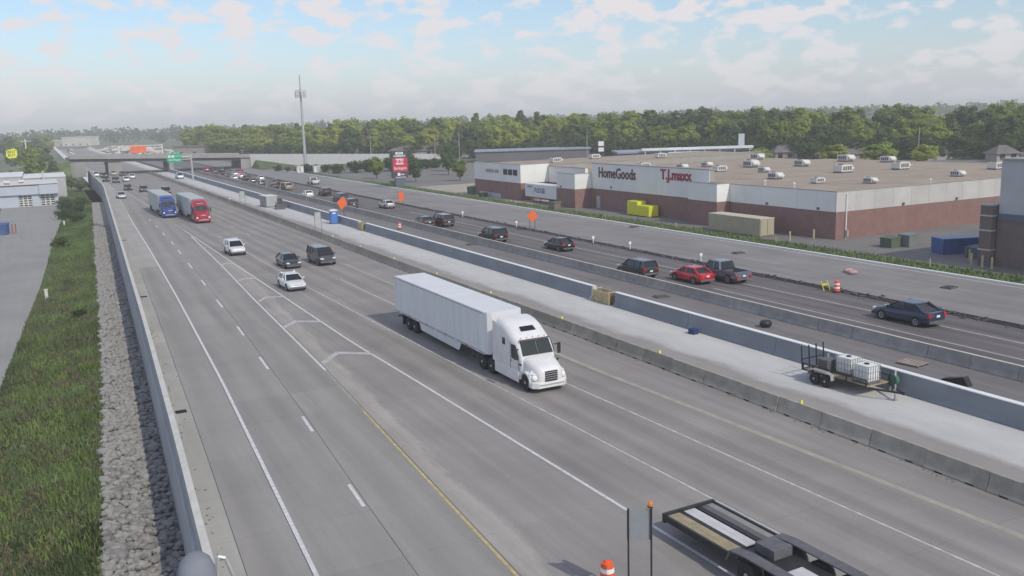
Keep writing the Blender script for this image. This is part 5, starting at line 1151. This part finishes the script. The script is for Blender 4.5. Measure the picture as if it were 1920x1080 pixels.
        MB().box(s * .95 - .3, s * .95 + .3, -21.1, -21.06, .2, 1.0).build('mudflap', m_black, t); MB().bar((s * .6, -9.4, .1), (s * .6, -9.4, 1.1), .14).build('landing_leg', m_dgrey, t)
        MB().box(s * .63 - .6, s * .63 + .6, y0 - .03, y0 - .004, 1.25, 3.65).build('rear_door', tr_m, tr)
        MB().box(s * 1.0 - .12, s * 1.0 + .12, y0 - .06, y0 - .03, 1.13, 1.22).build('tail_light', m_tail, tr)
    MB().box(-1.1, 1.1, y0 - .02, y0 + .12, .55, .66).build('underride_bar', m_dgrey, t); MB().box(-.5, .5, -21.8, -17.5, .8, 1.11).build('bogie_frame', m_dgrey, t); MB().box(-1.2, 1.2, -17.4, -6.2, 1.02, 1.115).build('trailer_floor', m_dgrey, t)
    return t
semi(24.9, 44.4, IN, m_cab_white, m_trailer_white, 'big white semi truck with white trailer in the centre lanes')
semi(23.0, 157.5, IN, PAINT['maroon2'], m_trailer_grey, 'red semi truck with white trailer in the distance')
semi(19.45, 171.5, IN, PAINT['blue'], m_trailer_grey, 'blue semi truck with white trailer, left of the red one')

# low flatbed trailer leaving at the lower right
t = thing('flatbed_trailer', 'dark flatbed trailer with wood and steel deck strips at bottom right', 'trailer', (20.75, 17.0, 0), R(1.2))
W2, L2 = 1.22, 9.2     # rear at +L2 (travel is towards -y)
for y0, y1, z in ((5.6, L2, .86), (-9, 1.4, .86)):
    MB().box(-W2, -W2 + .10, y0, y1, z - .18, z + .05).build('side_rail', m_black, t); MB().box(W2 - .10, W2, y0, y1, z - .18, z + .05).build('side_rail', m_black, t)
    for i, (a, b, m) in enumerate(((-1.10, -.80, m_wooddeck), (-.79, -.50, m_wooddeck), (-.33, -.06, m_steel_deck), (-.05, .22, m_steel_deck), (.52, .80, m_dgrey), (.81, 1.10, mat('grey_deck_wood', (.24, .23, .22), .9, .15, 2)))):
        MB().box(a, b, y0 + .12, y1 - .12, z - .06, z).build('deck_plank', m, t)
    for xx in (-.42, .37): MB().box(xx - .085, xx + .085, y0, y1, z - .16, z + .02).build('beam', m_black, t)
    for y in np.arange(y0 + .2, y1, 1.4): MB().box(-W2 + .1, W2 - .1, y - .05, y + .05, z - .17, z - .065).build('crossmember', m_black, t)
MB().box(-W2, W2, L2 - .12, L2 + .02, .60, .95).build('rear_bumper', m_black, t)
for s in (-1, 1):
    MB().box(s * .95 - .14, s * .95 + .14, L2 + .02, L2 + .06, .68, .80).build('tail_light', m_tail, t)
    for y in (2.3, 3.5, 4.7):
        wheel(t, s * 1.0, y, .46, .44, side=s)
    arc = [(y + 3.55, z) for y, z in ((-2.3, .62), (-2.2, .98), (-1.6, 1.06), (1.2, 1.06), (1.9, .98), (2.1, .62), (2.15, .62), (1.98, 1.03), (1.25, 1.11), (-1.65, 1.11), (-2.26, 1.03), (-2.36, .62))]
    MB().prism_x(arc, .78 if s > 0 else -1.24, 1.24 if s > 0 else -.78).build('fender', m_dgrey, t)
MB().box(-.75, .75, 1.4, 5.6, .5, .82).build('axle_frame', m_black, t)
o = MB().box(-.42, .42, -.45, .45, .822, 1.15).build('tool_box', m_dgrey, t); o.location = (.2, 4.9, 0)
MB().box(-.55, .1, 2.6, 3.5, .822, .95).build('steel_plate', m_steel_deck, t)

# utility trailer with white tanks in the median
t = thing('utility_trailer', 'black tandem utility trailer carrying equipment, parked in the median', 'trailer', (39.75, 36.4, 0), R(2))
for s in (-1, 1):
    MB().bar((s * .95, -2.3, .62), (s * .95, 2.3, .62), .09).build('frame_rail', m_black, t); MB().bar((s * .95, -2.3, 1.0), (s * .95, 2.3, 1.0), .06).build('side_rail', m_black, t)
    for y in (-2.25, -.9, .4, 1.5, 2.25): MB().bar((s * .95, y, .62), (s * .95, y, 1.0), .06).build('stanchion', m_black, t)
    for y in (.35, 1.15):
        wheel(t, s * 1.14, y, .36, .22, side=s)
    MB().prism_x([(-.1, .5), (-.05, .80), (.3, .88), (1.2, .88), (1.55, .80), (1.62, .5), (1.66, .5), (1.6, .83), (1.22, .92), (.28, .92), (-.09, .83), (-.14, .5)], 1.0 if s > 0 else -1.28, 1.28 if s > 0 else -1.0).build('fender', m_grey_metal, t)
    MB().bar((s * .85, -2.3, .58), (0, -3.9, .52), .10).build('drawbar', m_black, t)
for i in range(8): MB().box(-.9, .9, -2.28 + i * .57, -1.74 + i * .57, .60, .66).build('deck_board', m_wooddeck, t)
for x in (-.9, -.3, .3, .9): MB().bar((x, 2.36, .55), (x, 2.48, 1.95), .06).build('ramp_bar', m_black, t)
for z in (.62, 1.2): MB().bar((-.9, 2.38, z), (.9, 2.38, z), .06).build('ramp_rail', m_black, t)
MB().box(-.05, .05, -4.0, -3.75, .45, .6).build('coupler', m_black, t); MB().cyl((0, -3.4, .05), (0, -3.4, .9), .045, .045, 8).build('jack', m_grey_metal, t); MB().box(-.12, .12, -3.52, -3.28, 0, .05).build('jack_foot', m_grey_metal, t)
def ibc(x, y, z, label, rz=0.0):
    t = thing('bulk_tank', label, 'tank', (x, y, z), rz)
    MB().box(-.5, .5, -.55, .55, 0, .12).build('pallet', m_dgrey, t); MB().box(-.46, .46, -.51, .51, .122, 1.02).build('bottle', m_ibc, t, bevel=.07); MB().lathe([(.14, 1.02), (.14, 1.08), (.02, 1.09)], 12).build('filler_cap', m_black, t)
    g = MB()
    for k in range(6):
        a = -.5 + k * .2
        g.bar((-.49, a * 1.08, .12), (-.49, a * 1.08, 1.03), .025); g.bar((.49, a * 1.08, .12), (.49, a * 1.08, 1.03), .025); g.bar((a * .98, -.54, .12), (a * .98, -.54, 1.03), .025); g.bar((a * .98, .54, .12), (a * .98, .54, 1.03), .025)
    for z_ in (.35, .68, 1.02):
        for s in (-1, 1): g.bar((s * .49, -.54, z_), (s * .49, .54, z_), .025); g.bar((-.49, s * .54, z_), (.49, s * .54, z_), .025)
    g.build('cage', m_grey_metal, t)
ibc(39.6, 34.75, .665, 'white caged water tank at the front of the utility trailer', R(2)); ibc(40.0, 36.4, .665, 'white caged water tank in the middle of the utility trailer', R(4))
t = thing('generator', 'dark generator box at the rear of the utility trailer deck', 'generator', (39.5, 37.45, .665), R(2)); MB().box(-.45, .45, -.35, .4, .05, .75).build('housing', m_dgrey, t, bevel=.04); MB().cyl((.2, .2, .75), (.2, .2, .98), .05, .05, 8).build('exhaust', m_grey_metal, t); MB().box(-.5, .5, -.4, .45, 0, .05).build('base_frame', m_black, t)
t = thing('spare_hose_reel', 'pale green hose reel and post at the trailer front near the wall', 'hose reel', (40.9, 33.9, 0)); MB().bar((0, 0, 0), (0, 0, 1.35), .07).build('post', m_mint, t); MB().bar((0, .35, 0), (0, 0, 1.2), .06).build('brace', m_mint, t); o = MB().cyl((-.12, 0, 0), (.12, 0, 0), .32, .32, 14).build('reel', m_green, t); o.location = (0, .1, .75)

# works plant and objects in the median
t = thing('portable_toilet', 'blue portable toilet with white roof against the median wall', 'toilet', (40.4, 141.5, 0), R(-6))
MB().box(-.58, .58, -.58, .58, .08, 2.05).build('cabin', m_toilet, t, bevel=.05); MB().loft([[(-.64, -.64, 2.052), (.64, -.64, 2.052), (.64, .64, 2.052), (-.64, .64, 2.052)], [(-.58, -.58, 2.16), (.58, -.58, 2.16), (.58, .58, 2.16), (-.58, .58, 2.16)], [(-.3, -.4, 2.30), (.3, -.4, 2.30), (.3, .4, 2.30), (-.3, .4, 2.30)]]).build('roof', m_white, t)
MB().box(-.45, .45, -.61, -.585, .15, 1.95).build('door', mat('blue_door', (.06, .17, .48), .6, .05, 2), t); MB().box(-.22, .22, -.63, -.612, 1.62, 1.82).build('door_label', m_swhite, t); MB().box(-.65, .65, -.65, .65, 0, .078).build('skid_base', m_dgrey, t); MB().cyl((.45, .45, 2.0), (.45, .45, 2.55), .05, .05, 8).build('vent_pipe', m_dgrey, t)
t = thing('tool_container', 'grey steel tool container on the median paving behind the loader', 'container', (38.9, 181, 0), R(4))
MB().box(-1.1, 1.1, -2.2, 2.2, .12, 2.1).build('container_body', mat('pale_grey_steel', (.36, .37, .36), .7, .08, 1), t, bevel=.05); MB().box(-1.18, 1.18, -2.28, 2.28, 2.102, 2.22).build('roof', m_white, t)
for y in (-1.4, 0, 1.4): MB().box(-1.15, -1.102, y - .06, y + .06, .2, 2.05).build('rib', m_dgrey, t)
for x in (-.55, .55): MB().box(x - .5, x + .5, -2.26, -2.205, .25, 2.0).build('door', m_grey_metal, t)
for y in (-1.8, 1.8): MB().box(-1, 1, y - .15, y + .15, 0, .118).build('skid', m_dgrey, t)
t = thing('skid_steer_loader', 'dark compact loader parked in front of the grey container', 'loader', (39.6, 174.5, 0), R(170))
MB().box(-.62, .62, -1.2, .8, .35, .95).build('body', m_dgrey, t, bevel=.05); MB().hexa([(-.48, -.5, .95), (.48, -.5, .95), (.48, .62, .95), (-.48, .62, .95)], [(-.45, -.5, 1.95), (.45, -.5, 1.95), (.45, .4, 1.95), (-.45, .4, 1.95)]).build('cab', m_black, t); MB().box(-.52, .52, -.6, .5, 1.952, 2.03).build('cab_roof', m_dgrey, t)
for s in (-1, 1):
    MB().bar((s * .72, -1.15, 1.35), (s * .72, 1.2, .55), .15).build('lift_arm', m_dgrey, t)
    for y in (-.65, .45): wheel(t, s * .78, y, .38, .28, side=s)
MB().prism_x([(1.1, .05), (1.75, .05), (1.45, .15), (1.2, .3), (1.25, .62), (1.1, .62)], -.85, .85).build('bucket', m_dgrey, t)
def diamond_sign(x, y, zc_, r, rz, label, tilt=0.0, posts=True):
    t = thing('work_zone_sign', label, 'road sign', (x, y, 0), rz)
    g = MB().prism_y([(0, -r), (r, 0), (0, r), (-r, 0)], -.02, .02); o = g.build('sign_panel', m_orange, t); o.location = (0, -.06, zc_); o.rotation_euler = (0, tilt, 0)
    for s in (-.42, .42): MB().bar((s, 0, 0), (s, 0, zc_ + .35), .07).build('post', m_dgrey, t)
    if not posts: pass
    return t
diamond_sign(60.6, 112.5, 2.05, .90, R(2), 'orange diamond work sign on two posts right of the black vehicles')
t = thing('work_zone_sign', 'upright orange work sign with flag on two posts near the silver car', 'road sign', (58.8, 160.4, 0), R(20))
MB().prism_y([(-.62, 1.1), (.62, 1.1), (.62, 2.7), (-.62, 2.7)], -.08, -.04).build('sign_panel', m_orange, t)
for s in (-.45, .45): MB().bar((s, 0, 0), (s, 0, 2.75), .08).build('post', m_dgrey, t)
MB().prism_y([(-.1, 2.72), (.35, 2.9), (-.1, 3.1)], -.03, .0).build('flag', m_orange, t)
t = thing('work_zone_sign', 'large tilted orange work sign leaning behind the median wall', 'road sign', (44.6, 150.5, 0), R(8))
o = MB().prism_y([(0, -1.15), (1.0, 0), (0, 1.15), (-1.0, 0)], -.02, .02).build('sign_panel', m_orange, t); o.location = (0, 0, 2.35); o.rotation_euler = (0, R(12), 0)
for a in ((-.7, .4), (.7, .4), (0, -.6)): MB().bar((a[0], a[1], 0), (0, .08, 1.5), .06).build('stand_leg', m_dgrey, t)
def panel_sign(x, y, h, w, z0, label, lamp=False, m=None, rz=0.0):
    t = thing('post_mounted_sign', label, 'road sign', (x, y, 0), rz)
    for s in (-w / 2, w / 2): MB().bar((s, 0, 0), (s, 0, h), .055).build('post', m_black if lamp else m_dgrey, t)
    MB().box(-w / 2 - .04, w / 2 + .04, .03, .05, z0, h - .05).build('sign_panel', m or m_grey_metal, t)
    if lamp:
        MB().box(w / 2 - .12, w / 2 + .04, -.05, .05, h + .02, h + .07).build('lamp_base', m_black, t); o = MB().lathe([(.075, 0), (.08, .08), (.055, .14), (.015, .16)], 12).build('lamp', m_lamp, t); o.location = (w / 2 - .03, 0, h + .07)
    return t
panel_sign(35.0, 130.8, 3.1, .95, 1.9, 'grey backed sign on two posts just behind the barrier line')
panel_sign(34.6, 184.5, 3.1, 1.0, 1.6, 'pale sign on two posts farther along behind the barrier line')
panel_sign(15.8, 22.6, 3.35, .74, 2.25, 'grey sign back on two thin black posts with amber lamp', lamp=True, m=mat('slate_sign_back', (.23, .25, .27), .6, .05, 3), rz=R(-27))
def barrel(x, y, label, rz=0.0, z=0):
    t = thing('traffic_barrel', label, 'traffic barrel', (x, y, z), rz)
    MB().lathe([(.36, 0), (.36, .10), (.30, .12)], 18).build('rubber_base', m_black, t)
    zs = [.12, .34, .50, .66, .82, .98]; rs = [.285, .265, .25, .24, .225, .21]
    for i in range(5):
        MB().lathe([(rs[i], zs[i] + .004), (rs[i + 1] + .004, zs[i + 1] - .004), (rs[i + 1] - .012, zs[i + 1])], 18).build('stripe' if i in (1, 3) else 'barrel_band', m_swhite if i in (1, 3) else m_orange_brl, t, True)
    MB().box(-.09, .09, -.03, .03, .98, 1.06).build('handle', m_orange_brl, t); return t
barrel(15.42, 23.95, 'orange and white traffic barrel at the bottom edge of the picture')
barrel(46.1, 127, 'orange traffic barrel behind the median wall near the wooden form')
barrel(60.2, 56.4, 'orange traffic barrel at the end of the dark trench')
barrel(34.6, 199, 'small orange barrel standing far up behind the barrier')
t = thing('sandbag_stand', 'yellow green barricade leg with sandbag beside the trench barrels', 'barricade', (60.0, 57.6, 0)); MB().box(-.3, .3, -.05, .05, .45, .6).build('rail', m_ybin, t)
for s in (-.35, .35): MB().bar((s, -.3, 0), (s, .1, .85), .05).build('leg', m_ybin, t)
# camera pole below the viewpoint with a roadside sensor seen at the bottom edge
t = thing('camera_pole', 'tall grey camera pole standing behind the retaining wall', 'pole', (-1.2, -1.5, ZL)); MB().cyl((0, 0, 0), (0, 0, HC - ZL - 1.2), .28, .16, 14).build('pole_shaft', m_grey_metal, t, True)
p0 = (0.327, 3.155, 14.222)
t2 = thing('roadside_sensor', 'blue grey rounded sensor housing on an arm at the bottom left edge', 'sensor', tuple(p0), R(-8))
MB().lathe([(.062, -.20), (.070, -.06), (.066, -.01), (.052, .030), (.030, .052), (.010, .058)], 20).build('housing', mat('pale_blue_housing', (.19, .205, .245), .8, .10, 9), t2, True)
MB().bar((-.04, 0, -.14), (-1.0, -2.6, -.30), .05).build('arm', m_grey_metal, t2)
MB().box(-.06, .06, -.09, .05, -.19, -.162).build('bracket', m_dgrey, t2)
MB().tube([(.10, .0, -.2), (.12, .0, -.05), (.10, .0, .02), (.075, .0, .03), (.07, 0, -.02)], .008, 6).build('cable', m_grey_metal, t2)

# ------------------------------------------------------------------ far woodland mass and the air
def far_wood():
    V = []; F = []; r = np.random.default_rng(5)
    px = -150.0
    while px < 2100:
        d = 1150 + r.uniform(-120, 160); X = (px - 960) / 1708.0 * d; x = math.cos(head) * X + math.sin(head) * d; y = -math.sin(head) * X + math.cos(head) * d
        h = r.uniform(13, 20); w = r.uniform(7, 12)
        for k in range(150):
            p = r.normal(size=3); p /= np.linalg.norm(p); p *= r.random() ** .35
            c = np.array([x + p[0] * w, y + p[1] * w, h * .52 + p[2] * h * .5]); a = r.normal(size=3); a /= np.linalg.norm(a); b_ = np.cross(a, r.normal(size=3)); b_ /= np.linalg.norm(b_)
            s_ = r.uniform(.7, 1.5); o = len(V); V.extend([tuple(c - a * s_ - b_ * s_), tuple(c + a * s_ - b_ * s_), tuple(c + a * s_ + b_ * s_), tuple(c - a * s_ + b_ * s_)]); F.append((o, o + 1, o + 2, o + 3))
        px += r.uniform(9, 15)
    me = bpy.data.meshes.new('distant_wood'); me.from_pydata(V, [], F); me.materials.append(LEAF[2]); tag(link('distant_wood', me), 'hazy green mass of woodland far off on the horizon', 'wood', kind='stuff')
far_wood()
hz = MB().box(-4700, 4700, -600, 4700, -4.7, 34.0).build('haze', None); hz.data.materials.clear(); hz['kind'] = 'stuff'; hz['label'] = 'thin pale summer haze filling the air over the scene'; hz['category'] = 'haze'
mh = bpy.data.materials.new('haze_air'); mh.use_nodes = True; th_ = mh.node_tree; th_.nodes.clear()
mo = N(th_, 'ShaderNodeOutputMaterial'); pv = N(th_, 'ShaderNodeVolumePrincipled'); pv.inputs['Density'].default_value = 0.00046; pv.inputs['Color'].default_value = (0.98, 0.985, 1.0, 1); pv.inputs['Anisotropy'].default_value = 0.0
th_.links.new(pv.outputs[0], mo.inputs['Volume']); hz.data.materials.append(mh)
S.cycles.volume_bounces = 1

g = MB()
for i in range(230):
    u = 24 + 110 * random.random() ** 1.5
    if random.random() < .55: x = WALL(u) + .34 + abs(random.gauss(0, .22))
    else: x = 33.1 - abs(random.gauss(0, .16))
    r_ = random.uniform(.010, .045); q = random.uniform(0, 3.1); g.bar((x, u, .012), (x + math.cos(q) * r_ * 2.5, u + math.sin(q) * r_ * 5, .012), r_ * 1.6, .02)
tag(g.build('roadside_grit', m_gut_stain), 'dark grit and litter gathered along the gutter and barrier foot', 'grit', kind='stuff')
